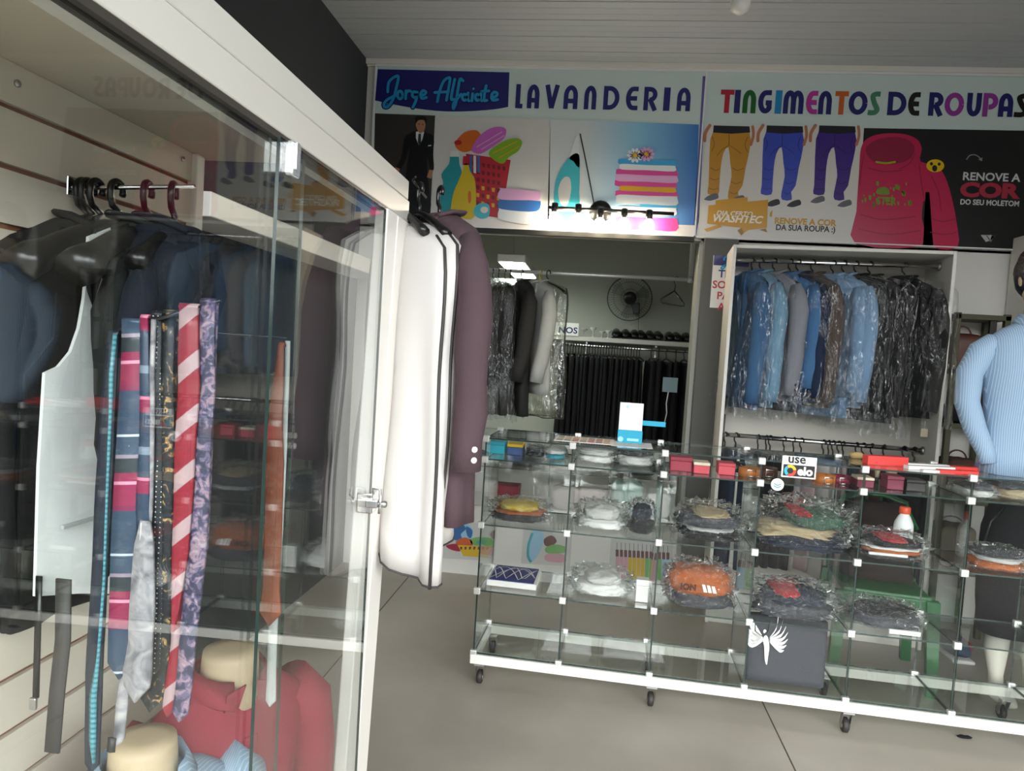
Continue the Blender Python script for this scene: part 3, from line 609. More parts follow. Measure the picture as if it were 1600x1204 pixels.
# ---------------------------------------------------------------- coats hung on the end of the showcase beam
BAGW = mat('garment_bag_white', '#c9c6c2', 0.45, bump=(14, 0.15)); PIPE = mat('piping_dark', '#33302f', 0.5)
def garment_bag(pt, yaw, label, seed, hw=0.215, z1=-0.93, skew=0.12, matl=BAGW, d=0.06):
    M = M4(pt, yaw); t = thing('garment_bag', label, 'garment bag', M @ Vector((0, 0, z1)))
    R_ = []; lv = [(-0.085, 0.05, 0.03), (-0.10, 0.10, 0.045), (-0.125, 0.16, 0.05), (-0.16, hw * 0.97, 0.055)] + [(-0.16 + (z1 + 0.16) * i / 12, hw * (1 + 0.02 * math.sin(i)), d * (1 - 0.25 * (i / 12))) for i in range(1, 13)]
    for i, (z, wd, dd) in enumerate(lv):
        ring = []
        for j in range(40):
            a = 2 * PI * j / 40; c_, s_ = math.cos(a), math.sin(a); x = wd * math.copysign(abs(c_) ** 0.8, c_); y = dd * math.copysign(abs(s_) ** 0.8, s_)
            tt = max(0, -z - 0.2); f = 0.026 * tt * (math.sin(a * 5 + seed + z) + nz(c_ * 2, s_ * 2 + seed, z * 2)) + 0.01 * nz(x * 5, seed, z * 3)
            ring.append((x + f * c_, y + f * 2.0 * s_, z - skew * (x / hw) * max(0, (i - 9) / 7.0)))
        R_.append(ring)
    MB().loft(R_).xf(M).obj('bag_body', matl, t)
    for j in (0, 20):
        MB().tube([tuple(Vector(r[j]) * 1.004) for r in R_[2:]], 0.0045, 6).xf(M).obj('edge_piping', PIPE, t)
    MB().tube([tuple(Vector(R_[-1][j])) for j in list(range(40)) + [0]], 0.003, 6).xf(M).obj('hem_piping', PIPE, t)
    return t
garment_bag(c0 + nrm * 0.055 + Vector((0.03, 0, -0.04)), YW + 0.2, 'white garment bag with dark piping hanging beside the door jamb, nearest of the bunch', 1.3)
garment_bag(c0 + nrm * 0.0 + Vector((0.02, 0, -0.03)), YW + 0.12, 'second white garment bag tucked between the front bag and the mauve jacket', 4.1, 0.225, -0.9, 0.06)
MAUVE = fabric('mauve', '#4c3c41', b=0.2)
WBUT = mat('pearl_button', '#e8dfdc', 0.25)
jacket(c0 - nrm * 0.055 + Vector((0.015, 0, -0.004)), YW + 0.14, 'mauve grey suit jacket with two pale cuff buttons hanging beside the door jamb', MAUVE, L=0.78, hw=0.205, d=0.06, seed=5, sleeve=0.60, buttons=WBUT, sc=0.15, sr=0.85, so=0.05)
for k, nm in ((0.06, 'black hanger inside the nearest white garment bag at the beam end'), (0.0, 'black hanger inside the second white garment bag at the beam end'), (-0.06, 'black hanger holding the mauve grey jacket at the beam end')):
    add_hanger(M4(c0 + nrm * k, YW + 0.1), nm, hw=0.18, thick=0.012, bulb=0.013, wire=0.006)

# ---------------------------------------------------------------- clothes inside the showcase
PEG = Vector((XW, 1.18, 1.702))
def peg(y, z0, x1, z1, label, mt=None, r=0.0042):
    m = MB(); m.tube([(XW - 0.004, y, z0), (XW + 0.02, y, z0), (x1, y, z1)], r, 8); m.rbox(XW - 0.012, XW + 0.004, y - 0.02, y + 0.02, z0 - 0.018, z0 + 0.018, 0.002)
    return tag(m.obj('slatwall_hook', mt or CHROME), label, 'hook')
peg(1.215, 1.698, -0.735, 1.708, 'chrome peg carrying the dark suits in the showcase')
a_, b_ = atY(172, 521, 0.985), atY(345, 469, 0.985); w0 = Vector((0, 0, H)) + (a_ - Vector((0, 0, H))) * (XW / a_.x)
tag(MB().tube([w0, w0.lerp(a_, 0.5), a_, a_.lerp(b_, 0.5), b_], 0.003, 8).obj('tie_bar', BLK), 'thin black bar carrying the row of neckties in the showcase', 'bar')
peg(0.86, 1.655, -0.90, 1.658, 'empty chrome peg on the grooved panel above the dark suits')
NAVYF = fabric('navy', '#0f1622', b=0.04); BLKF = fabric('black', '#111113', b=0.04); SLATEF = fabric('slate_blue', '#223242', b=0.03); GREENF = fabric('dark_green', '#151a19', b=0.04); VEST = fabric('white_vest', '#cfd3d2', b=0.05)
def pk(x): return (x, 1.215, 1.712)
A90 = math.radians(90)
jacket(pk(-0.952), A90 - 0.06, 'black blazer hanging closest to the grooved panel in the showcase', BLKF, L=0.64, hw=0.19, d=0.014, seed=1, sy=0.012, sr=0.6, lapel=False)
jacket(pk(-0.942), A90 - 0.12, 'slate blue blazer hanging on the showcase peg, second from the grooved panel', SLATEF, L=0.42, hw=0.17, d=0.014, seed=2, sy=0.008, sr=0.55, sleeve=0.36, lapel=False)
jacket(pk(-0.925), A90 - 0.06, 'black blazer hanging just behind the white waistcoat', BLKF, L=0.64, hw=0.165, d=0.016, seed=3, sy=0.025, sr=0.6)
# waistcoat
def waistcoat(pt, yaw, label):
    M = M4(pt, yaw); t = thing('waistcoat', label, 'waistcoat', M @ Vector((0, 0, -0.76)))
    for sgn in (-1, 1):
        out = [(0.045, -0.09), (0.095, -0.115), (0.097, -0.17), (0.100, -0.22), (0.108, -0.27), (0.122, -0.31), (0.143, -0.335), (0.165, -0.345), (0.17, -0.50), (0.17, -0.71), (0.09, -0.73), (0.0, -0.76), (0.0, -0.42), (0.012, -0.33)]
        m = MB(); m.poly([(sgn * x, -0.028 + 0.018 * (x / 0.17) ** 2 - (0.002 if sgn > 0 else 0), z) for x, z in out], 0, 0.006, (0, -1, 0)); m.xf(M).obj('front_panel', VEST, t)
        p = MB(); p.rbox(min(sgn * 0.05, sgn * 0.14), max(sgn * 0.05, sgn * 0.14), -0.037, -0.031, -0.605, -0.598, 0.001); p.xf(M).obj('pocket_welt', fabric('welt_grey', '#a9adac'), t)
    m = MB(); m.poly([(x, 0.02, z) for x, z in ((-0.10, -0.1), (0.10, -0.1), (0.11, -0.29), (0.165, -0.35), (0.17, -0.71), (-0.17, -0.71), (-0.165, -0.35), (-0.11, -0.29))], 0, 0.005, (0, 1, 0)); m.xf(M).obj('back_panel', BLKF, t)
    for k in range(4): MB().lathe([(0, -0.003), (0.007, -0.003), (0.007, 0), (0, 0.001)], (0.004, -0.037, -0.46 - 0.075 * k), 10, axis='y').xf(M).obj('button', WBUT, t)
    return t
waistcoat(pk(-0.885), A90 - 0.06, 'white waistcoat hanging over the black blazer in the showcase')
jacket(pk(-0.825), A90 + 0.30, 'dark green collared suit jacket hanging behind the neckties', GREENF, L=0.42, hw=0.11, d=0.018, seed=6, sleeve=0.34, sy=0.02, sr=0.5)
jacket(pk(-0.775), A90 + 0.30, 'navy suit jacket on the outer end of the showcase peg', NAVYF, L=0.46, hw=0.12, d=0.02, seed=8, sleeve=0.40, sy=0.02, sr=0.55)
for x, dy, nm in ((-0.952, 0.06, 'black hanger of the blazer closest to the grooved panel'), (-0.942, 0.12, 'black hanger of the slate blue blazer'), (-0.925, 0.06, 'black hanger of the blazer behind the waistcoat'), (-0.885, 0.06, 'glossy black hanger holding the white waistcoat'), (-0.825, -0.15, 'glossy black hanger of the dark green jacket'), (-0.775, -0.3, 'black hanger on the outer tip of the showcase peg')):
    gl = 'glossy' in nm
    add_hanger(M4(pk(x), A90 - dy), nm, hw=0.195 if gl else 0.15, drop=0.095 if gl else 0.075, thick=0.02 if gl else 0.012, bulb=0.03 if gl else 0.016, wire=0.006, kink=0.014)

# neckties: centre line measured in the photo, hung in one plane
TY = 0.985
def tie(label, front, mts, back=None, Y=TY, group='neckties on the showcase peg', name='necktie', extra=None, hold=True):
    pts = [(atY(x, y, Y), h / FPX * Y * 1.14) for x, y, h in front]
    t = thing(name, label, 'necktie', pts[-1][0])
    def strip(pp, yo, tip=True):
        m = MB(); rings = []; th = 0.0022
        q = []
        for i in range(len(pp) - 1):
            for j in range(4):
                k = j / 4; q.append((pp[i][0].lerp(pp[i + 1][0], k), pp[i][1] * (1 - k) + pp[i + 1][1] * k))
        q.append(pp[-1])
        if tip: q.append((q[-1][0] + Vector((0, 0, -q[-1][1] * 1.1)), q[-1][1] * 0.08))
        for i, (c_, hw) in enumerate(q):
            b = 0.003 * nz(c_.x * 20, c_.z * 12, yo * 10); y0 = c_.y + yo + b
            rings.append([(c_.x - hw, y0 + 0.0015, c_.z), (c_.x - hw * 0.9, y0 - th, c_.z), (c_.x, y0 - th * 1.6, c_.z), (c_.x + hw * 0.9, y0 - th, c_.z), (c_.x + hw, y0 + 0.0015, c_.z), (c_.x, y0 + 0.003, c_.z)])
        return m.loft(rings)
    m = strip(pts, -0.004)
    if hold:   # loop over the peg
        c_, hw = pts[0]; rings = []
        for i in range(7):
            a = math.radians(180 * i / 6); yy = c_.y - 0.004 + 0.0045 + 0.006 * -math.cos(a); zz = c_.z + 0.006 * math.sin(a)
            rings.append([(c_.x - hw, yy, zz), (c_.x + hw, yy, zz), (c_.x + hw, yy, zz - 0.002), (c_.x - hw, yy, zz - 0.002)])
        m.loft(rings)
    m.obj('front_blade', mts[0], t)
    bk = [(atY(x, y, Y), h / FPX * Y) for x, y, h in (back or [(front[0][0], front[0][1], front[0][2] * 0.8), (front[len(front) // 2][0] + 2, front[len(front) // 2][1], front[0][2] * 0.7)])]
    strip(bk, 0.010).obj('back_blade', mts[-1], t)
    if extra: extra(t)
    return t
T1 = pattern('tie_navy', [(0, '#16202f'), (0.97, '#3d5566')], 'voronoi', 60, rough=0.4, distort=0.2)
TCY = pattern('tie_cyan', [(0, '#588f99'), (0.55, '#2f6a76')], 'wave', 40, direction='Z', rough=0.35)
TMG = pattern('tie_magenta', [(0, '#2f4257'), (0.30, '#74264a'), (0.34, '#842347'), (0.52, '#c98ba2'), (0.55, '#842347'), (0.62, '#2a3338'), (0.74, '#8a7f8c'), (0.77, '#37495c'), (0.92, '#b7c0c8'), (0.94, '#37495c')], 'wave', 1.75, rot=(0, 0.10, 0), direction='Z', rough=0.35, distort=0.15)
TMB = pattern('tie_blue_magenta', [(0, '#2b3c52'), (0.42, '#842347'), (0.58, '#c9738f'), (0.62, '#2b3c52'), (0.9, '#6f7f90')], 'wave', 2.6, direction='Z', rough=0.35)
TSV = pattern('tie_silver', [(0.3, '#57575c'), (0.5, '#858488'), (0.7, '#a9a7a7')], 'noise', 26, rough=0.28, distort=1.5, const=False)
TDT = pattern('tie_dots', [(0, '#b9b7b0'), (0.16, '#14181f')], 'voronoi', 130, rough=0.5)
TPS = pattern('tie_paisley', [(0.3, '#12161a'), (0.52, '#1e2a30'), (0.58, '#8a6a3a'), (0.64, '#c09a68'), (0.68, '#15181c')], 'noise', 45, rough=0.4, distort=2.0)
TRD = pattern('tie_red_stripe', [(0, '#851a2c'), (0.66, '#a58d90')], 'wave', 5.2, rot=(0, 0.72, 0), direction='Z', rough=0.35)
TLL = pattern('tie_lilac', [(0.35, '#33344a'), (0.47, '#5c5470'), (0.55, '#8a7482'), (0.66, '#9c8f98')], 'noise', 70, rough=0.4, distort=1.0)
TOR = pattern('tie_orange', [(0.3, '#8d4630'), (0.7, '#9e5538')], 'noise', 20, rough=0.4, const=False)
TWH = mat('tie_backing', '#d3d4d4', 0.5); LBL = mat('tie_label', '#2a2a2c', 0.5); WLB = mat('white_tag', '#e4e2de', 0.5)
def trim(pp, mt, nm, y=-0.011):
    def f(t):
        q = [atY(x, yy, TY) for x, yy, h in pp]; hs = [h / FPX * TY for _, _, h in pp]
        MB().loft([[(a.x - h, a.y + y, a.z), (a.x, a.y + y - 0.003, a.z), (a.x + h, a.y + y, a.z), (a.x, a.y + y + 0.003, a.z)] for a, h in zip(q, hs)]).obj(nm, mt, t)
    return f
tie('navy necktie edged with a bright cyan band, closest to the grooved panel', [(180, 522, 8), (172, 620, 12), (165, 760, 14), (158, 900, 13), (150, 1050, 14), (147, 1190, 12)], [T1], extra=trim([(188, 522, 4), (182, 580, 5), (181, 640, 3.5), (176, 760, 2.6), (171, 900, 2.6), (162, 1020, 3.2), (154, 1080, 7), (153, 1150, 7), (155, 1185, 3)], TCY, 'cyan_edge', -0.012))
tie('wide magenta and blue banded necktie beside the cyan edged one', [(208, 503, 15), (206, 620, 18), (200, 760, 20), (195, 880, 22), (192, 1000, 22), (190, 1035, 21)], [TMG])
tie('slim blue and magenta necktie with a small white price tag at its tip', [(228, 497, 6), (230, 620, 8), (228, 740, 10), (226, 800, 11), (228, 822, 10)], [TMB], extra=trim([(233, 812, 5), (231, 838, 5)], WLB, 'price_tag', -0.016))
tie('silver grey necktie with a floral weave and a folded back tail', [(230, 812, 8), (228, 850, 16), (224, 950, 21), (222, 1000, 20), (216, 1050, 24), (216, 1070, 21)], [TSV], back=[(234, 498, 4), (228, 800, 5), (192, 1040, 9), (182, 1110, 11), (178, 1160, 10)], Y=TY - 0.012, hold=False, extra=trim([(178, 1150, 8), (176, 1172, 8)], LBL, 'label', -0.004))
tie('dark necktie with tiny pale dots between the slim tie and the paisley one', [(247, 492, 9), (247, 620, 9), (249, 760, 9), (250, 900, 9), (246, 1040, 9)], [TDT], Y=TY + 0.008)
tie('black and gold paisley necktie in the middle of the row', [(266, 490, 10), (262, 640, 13), (260, 780, 15), (256, 920, 16), (250, 1030, 18), (240, 1085, 20)], [TPS], Y=TY + 0.01)
tie('red necktie with pale diagonal stripes', [(297, 480, 15), (297, 600, 17), (290, 740, 16), (284, 860, 13), (277, 940, 7), (273, 985, 2)], [TRD], back=[(283, 495, 8), (280, 760, 9), (270, 1000, 9), (262, 1090, 14), (258, 1112, 11)], Y=TY - 0.006)
tie('lilac grey checked necktie on the outer end of the row', [(327, 472, 12), (324, 600, 14), (316, 740, 15), (310, 860, 15), (300, 960, 14), (292, 1040, 13), (284, 1110, 13)], [TLL])
tie('orange necktie with a pale lining tail hanging against the sliding glass', [(441, 540, 4), (434, 620, 9), (430, 720, 14), (428, 840, 13), (425, 920, 13), (424, 955, 17)], [TOR, TWH], back=[(446, 532, 4), (440, 700, 5), (424, 960, 8), (420, 1060, 8), (419, 1098, 9)], Y=1.19)
peg(1.195, 1.45, -0.54, 1.447, 'thin black peg holding the orange necktie', BLK, 0.003)
# straps hanging below the blazers
m = MB(); STRAP = mat('strap_grey', '#3a3836', 0.6)
q = [(atY(x, y, 1.02), h) for x, y, h in ((98, 905, 14), (97, 1000, 14), (88, 1080, 14), (80, 1176, 14))]
m.loft([[(a.x - h / FPX, a.y, a.z), (a.x + h / FPX, a.y, a.z), (a.x + h / FPX, a.y + 0.004, a.z), (a.x - h / FPX, a.y + 0.004, a.z)] for a, h in q]); tag(m.obj('trouser_belt', STRAP), 'dark grey flat strap hanging below the white waistcoat', 'strap')
t = thing('waist_strap', 'thin black strap with a metal clip hanging below the black blazers', 'strap', atY(53, 1100, 1.04))
m = MB(); q = [atY(x, y, 1.04) for x, y in ((60, 900), (58, 980), (55, 1090))]; m.loft([[(a.x - 0.005, a.y, a.z), (a.x + 0.005, a.y, a.z), (a.x + 0.005, a.y + 0.003, a.z), (a.x - 0.005, a.y + 0.003, a.z)] for a in q]); m.obj('band', BLK, t)
q = atY(52, 1097, 1.035); MB().rbox(q.x - 0.006, q.x + 0.006, q.y - 0.003, q.y + 0.003, q.z - 0.012, q.z + 0.008, 0.002).obj('clip', STEEL, t)

# ---------------------------------------------------------------- torso mannequins
SKINP = mat('mannequin_cream', '#b8a588', 0.5)
def shirt_pattern(name, a, b, sc):
    return pattern(name, [(0, a), (0.62, b), (0.85, a)], 'wave', sc, direction='X', rough=0.8)
def torso_rings(hw, d, Ht, seed=0, n=30, z0=0.0, waist=0.86):
    lv = [(0, 0.92, 0.9), (0.12, 0.90, 0.9), (0.3, waist, 0.86), (0.5, 0.92, 0.95), (0.68, 1.0, 1.0), (0.80, 1.0, 0.95), (0.88, 0.93, 0.82), (0.94, 0.72, 0.66), (0.98, 0.46, 0.5), (1.0, 0.33, 0.42)]
    out = []
    for q, a, b in lv:
        ring = []
        for j in range(n):
            th = 2 * PI * j / n; c_, s_ = math.cos(th), math.sin(th)
            f = 0.006 * nz(c_ * 3 + seed, s_ * 3, q * 5) + 0.004 * math.sin(th * 6 + q * 9 + seed) * (1 - q)
            ring.append((hw * a * math.copysign(abs(c_) ** 0.85, c_) + f * c_, d * b * math.copysign(abs(s_) ** 0.9, s_) + f * s_, z0 + Ht * q))
        out.append(ring)
    return out
def torso(pt, yaw, label, mt, hw=0.19, d=0.11, Ht=0.46, sleeves=True, seed=0, neck=0.055, hem=0.06):
    M = M4(pt, yaw); t = thing('torso_mannequin', label, 'mannequin', M @ Vector((0, 0, 0)))
    MB().lathe([(0.09, 0.0), (0.09, 0.02), (0.03, 0.03), (0.03, 0.1)], (0, 0, 0)).xf(M).obj('stand', SKINP, t)
    m = MB(); m.lathe([(neck * 1.2, Ht - 0.05 + 0.06), (neck * 1.05, Ht + 0.055), (neck, Ht + 0.10), (neck * 0.97, Ht + 0.115), (neck * 0.5, Ht + 0.118), (0.001, Ht + 0.118)], (0, 0, 0), 24); m.xf(M).obj('neck', SKINP, t)
    sh = MB().loft(torso_rings(hw, d, Ht + 0.06 - hem, seed, z0=hem)).xf(M).obj('shirt', mt, t)
    # collar
    rings = []
    for i in range(15):
        a = math.radians(-70 + 320 * i / 14 + 0); a = math.radians(-90 + 25 + (310) * i / 14)
        rr = neck * 1.28; x, y = rr * math.cos(a), rr * math.sin(a); dz = -0.012 * max(0, -math.sin(a))
        rings.append([(x * 1.0, y, Ht + 0.088 + dz), (x * 1.28, y * 1.3, Ht + 0.052 + dz * 2.2), (x * 1.22, y * 1.24, Ht + 0.048 + dz * 2.2), (x * 0.94, y * 0.94, Ht + 0.05)])
    MB().loft(rings).xf(M).obj('collar', mt, sh)
    for sgn in (-1, 1):
        m = MB(); m.poly([(sgn * 0.012, -neck * 1.35, Ht + 0.07), (sgn * 0.05, -neck * 1.25, Ht + 0.058), (sgn * 0.05, -d * 0.74, Ht + 0.022), (sgn * 0.022, -d * 0.80, Ht + 0.026)], 0, 0.004, (0, -1, 0)); m.xf(M).obj('collar_point', mt, sh)
    MB().rbox(-0.016, 0.016, -d * 1.0, -d * 0.93, 0.07, Ht * 0.92, 0.004).xf(M).obj('placket', mt, sh)
    if sleeves:
        for sgn in (-1, 1):
            p = [(sgn * hw * 0.86, 0, Ht * 0.86 + 0.06), (sgn * (hw + 0.02), 0.0, Ht * 0.74 + 0.06), (sgn * (hw + 0.05), 0.01, Ht * 0.5 + 0.06), (sgn * (hw + 0.045), -0.01, Ht * 0.22 + 0.06)]
            MB().tube(p, [0.055, 0.064, 0.058, 0.05], 14).xf(M).obj('sleeve', mt, sh)
    return t
REDF = fabric('red_shirt', '#8a2c3d'); BLS = shirt_pattern('blue_white_stripe', '#7f96ab', '#a3b3c1', 60)
p = atY(368, 1012, 1.36); torso((p.x - 0.01, 1.36, p.z - 0.118 - 0.46), math.radians(60), 'cream torso mannequin in a red shirt at the bottom of the showcase', REDF, hw=0.17, d=0.085, seed=2)
p = atY(225, 1150, 1.14); torso((p.x, 1.14, p.z - 0.118 - 0.40), math.radians(60), 'cream torso mannequin in a pale blue striped shirt below the neckties', BLS, hw=0.16, d=0.085, Ht=0.40, seed=5)
for mm, lab in (((-0.70, 1.36), 'white display block under the red shirt mannequin'), ((-0.76, 1.14), 'white display block under the striped shirt mannequin')): pass

# ---------------------------------------------------------------- ceiling bulb
bx = atZ(1157, 5, 3.10)
t = thing('ceiling_bulb', 'unlit white globe bulb on the plank ceiling', 'lamp', (bx.x, bx.y, CEIL))
MB().lathe([(0, 3.052), (0.02, 3.054), (0.038, 3.068), (0.046, 3.09), (0.043, 3.115), (0.032, 3.135), (0.026, 3.15)], (bx.x, bx.y, 0), 20).obj('globe', mat('opal', '#e6e4de', 0.3), t)
MB().lathe([(0.026, 3.15), (0.028, 3.19), (0.05, 3.20), (0.052, CEIL)], (bx.x, bx.y, 0), 20).obj('socket', WHITE, t)

# ---------------------------------------------------------------- spot rail on the sign
t = thing('spot_rail', 'black spot rail with round base and five lit bulbs on the laundry sign', 'lamp', on_sign(938, 330))
ys = D - 0.07
c_ = on_sign(938, 331); MB().lathe([(0, -0.022), (0.06, -0.02), (0.068, -0.01), (0.068, 0.0), (0, 0.0)], (c_.x, D - 0.030, c_.z), 24, axis='y').obj('base_disc', BLK, t)
a, b_ = on_sign(857, 326), on_sign(1052, 336)
MB().tube([(a.x, ys, a.z), (b_.x, ys, b_.z)], 0.011, 10).obj('rail_bar', BLK, t)
BULB = mat('lit_bulb', '#fff6e0', 0.3, emit=('#fff0d2', 38))
for i, (x, yy) in enumerate(((868, 329), (904, 331), (938, 338), (975, 338), (1013, 340))):
    q = on_sign(x, yy); hd = MB(); hd.lathe([(0.012, 0.034), (0.02, 0.03), (0.021, 0.0), (0.021, -0.02), (0.016, -0.025)], (q.x, ys - 0.03, q.z), 14); hd.tube([(q.x, ys, q.z + 0.012), (q.x, ys - 0.03, q.z + 0.02)], 0.006, 6); hd = hd.obj('lamp_head', BLK, t)
    MB().lathe([(0.014, -0.024), (0.026, -0.035), (0.031, -0.052), (0.027, -0.07), (0.014, -0.081), (0.001, -0.084)], (q.x, ys - 0.03, q.z), 16).obj('bulb', BULB, hd)

# ================================================================ GLASS DISPLAY CASE (rolling)
CA = -0.037; CO = Vector((-0.437, 2.968, 0))
MC = Matrix.Translation(CO) @ Matrix.Rotation(CA, 4, 'Z'); MCi = MC.inverted()
def cs(x, y, v):
    """photo point -> (u, v, z) in the case, on the plane v behind its front"""
    o = MCi @ Vector((0, 0, H)); d = MCi.to_3x3() @ ray(x, y); k = (v - o.y) / d.y
    return o + d * k
CD = 0.36; UU = [0.0, 0.367, 0.745, 1.125, 1.515, 1.905, 2.295, 2.685]; ZS = [0.142, 0.414, 0.70, 0.982, 1.07]
case = thing('display_case', 'long rolling glass display case on a white base with casters', 'display case', CO)
UE = UU[-1]
m = MB(); t_ = 0.03
m.rbox(-0.012, UE + 0.012, -0.012, t_, 0.098, 0.138, 0.003); m.rbox(-0.012, UE + 0.012, CD - t_, CD + 0.012, 0.098, 0.138, 0.003)
for u in (-0.012, UE + 0.012 - t_): m.rbox(u, u + t_, t_, CD - t_, 0.100, 0.136, 0.002)
m.xf(MC).obj('base_frame', mat('base_white', '#dedbd2', 0.4), case)
def caster(u, v):
    m = MB(); m.box(u - 0.022, u + 0.022, v - 0.022, v + 0.022, 0.092, 0.098)
    for s_ in (-1, 1): m.poly([(u + s_ * 0.016, v - 0.014, 0.093), (u + s_ * 0.016, v + 0.014, 0.093), (u + s_ * 0.016, v + 0.03, 0.03), (u + s_ * 0.016, v + 0.012, 0.026)], 0, 0.0025, (s_, 0, 0))
    m.xf(MC); c = m.obj('caster', STEEL, case)
    MB().lathe([(0.008, -0.012), (0.024, -0.012), (0.030, -0.008), (0.030, 0.008), (0.024, 0.012), (0.008, 0.012)], (u, v + 0.02, 0.0305), 20, axis='x').xf(MC).obj('wheel', RUBBER, c)
    MB().lathe([(0, -0.0145), (0.013, -0.0145), (0.013, 0.0145), (0, 0.0145)], (u, v + 0.02, 0.0305), 12, axis='x').xf(MC).obj('hub', STEEL, c)
for u in (0.03, 0.76, 1.53, 2.26):
    for v in (0.008, CD - 0.04): caster(u, v)
for i in range(7):
    for z in ZS[:4]: MB().pane(UU[i] + 0.004, UU[i + 1] - 0.004, 0.004, CD - 0.004, z - 0.003, z + 0.003).xf(MC).obj('glass_shelf', [GLASS, EDGE], case)
    MB().pane(UU[i] + 0.001, UU[i + 1] - 0.001, -0.004, CD + 0.004, ZS[4], ZS[4] + 0.006).xf(MC).obj('top_pane', [GLASS, EDGE], case)
for u in UU: MB().pane(u - 0.003, u + 0.003, 0.002, CD - 0.002, 0.14, ZS[4] - 0.001).xf(MC).obj('divider_pane', [GLASS, EDGE], case)
for i in range(7): MB().pane(UU[i] + 0.004, UU[i + 1] - 0.004, -0.002, 0.002, 0.14, ZS[4] - 0.001).xf(MC).obj('front_pane', [FGLASS, EDGE], case)
cm = MB().rbox(-0.014, 0.014, -0.008, 0.012, -0.014, 0.014, 0.003)
CLIP = mat('clip_satin', '#d3d3cf', 0.3, 0.6)
proto = None
for u in UU:
    for k, z in enumerate(ZS):
        for v in (-0.001, CD - 0.006):
            if proto is None:
                proto = MB().rbox(-0.014, 0.014, -0.009, 0.012, -0.014, 0.014, 0.003).xf(Matrix.Translation((u, v, z)))
                proto = proto.xf(Matrix.Rotation(0, 4, 'Z')).obj('corner_clip', CLIP, None)
                me = proto.data; proto.parent = case; loc0 = Vector((u, v, z))
                for vv in me.vertices: vv.co = vv.co + (ORG[proto.name] - loc0)
            else:
                proto2 = proto.copy(); C.objects.link(proto2); proto = proto2
            proto.location = Matrix.Rotation(CA, 3, 'Z') @ Vector((u, v, z)); proto.rotation_euler = (0, 0, CA)

# ---------------------------------------------------------------- goods in the case
GREYC = fabric('pale_grey', '#b9b7b2'); DGREY = fabric('dark_grey', '#3c3d42'); ORC = fabric('orange', '#a0531f'); GRNC = fabric('green', '#33503f'); BEIGE = fabric('beige', '#a39272'); DARKB = fabric('ink', '#1c2230'); YEL = fabric('yellow', '#b59f3c'); WHC = fabric('white', '#d5d3cf'); REDC = fabric('red', '#a32b2c'); BROWN = fabric('brown', '#4a2c20')
def parcel(label, x0, x1, y0, y1, v, z, layers, cat='packed clothes', name='garment_packet', dep=0.2, seed=1, wrap=True, extra=None, amp=0.10):
    """folded clothes in a clear bag: x0..x1 and top y0 measured in the photo, standing on shelf height z"""
    a, b_ = cs(x0, y1, v), cs(x1, y1, v); top = cs((x0 + x1) / 2, y0, v).z
    cu, wd, hh = (a.x + b_.x) / 2, b_.x - a.x, max(0.02, top - z - 0.004)
    base = MC @ Vector((cu, v, z + 0.0035)); t = thing(name, label, cat, base)
    zz = z + 0.0035; tot = sum(l_[1] for l_ in layers); wt = hh * 0.78
    for i, (mt, h_, *o) in enumerate(layers):
        ln = wt * h_ / tot; s_ = o[0] if o else 0.88; sh = o[1] if len(o) > 1 else 0.0
        MB().blob((cu + sh * wd, v, zz + 0.001), (wd * s_, dep * 0.86, ln * 1.2), 0.75, amp * 2.2, 6, seed + i * 3, 40, 20).xf(MC).obj('folded_cloth', mt, t); zz += ln
    if wrap:
        m = MB(); m.blob((cu, v, z + 0.0035), (wd, dep, hh), 0.62, 0.30, 13, seed + 40, 72, 36); m.xf(MC).obj('plastic_wrap', WRAP, t)
    if extra: extra(t, cu, v, z, wd, hh, dep)
    return t
def box(label, x0, x1, y0, y1, v, z, mt, dep=0.08, name='small_box', cat='box', lidm=None):
    a, b_ = cs(x0, y1, v), cs(x1, y1, v); top = max(z + 0.014, cs((x0 + x1) / 2, y0, v).z)
    m = MB(); zt = z + 0.0035
    t = thing(name, label, cat, MC @ Vector(((a.x + b_.x) / 2, v, zt)))
    MB().rbox(a.x, b_.x, v - dep / 2, v + dep / 2, zt, zt + (top - zt) * 0.72, 0.003).xf(MC).obj('box_body', mt, t)
    MB().rbox(a.x - 0.001, b_.x + 0.001, v - dep / 2 - 0.001, v + dep / 2 + 0.001, zt + (top - zt) * 0.72, top, 0.003).xf(MC).obj('lid', lidm or mt, t)
    return t
Z1, Z2, Z3, Z4 = ZS[0], ZS[1], ZS[2], ZS[3]; ZT = ZS[4] + 0.0035
CYB = mat('cyan_card', '#1493a6', 0.5); MAG = mat('maroon_box', '#8f1f36', 0.5); PNK = mat('coral_box', '#b93b48', 0.5); BGB = mat('ivory_box', '#c9c0a8', 0.5); BLU = mat('blue_card', '#2c4a7c', 0.5); YLW = mat('yellow_card', '#c9a81d', 0.5)
LEATH = mat('leather_brown', '#4c2517', 0.4, bump=(150, 0.1)); TAN = mat('leather_tan', '#a5622a', 0.45, bump=(150, 0.1)); LBK = mat('leather_black', '#17130f', 0.4); BURG = mat('leather_burgundy', '#6a1230', 0.4)
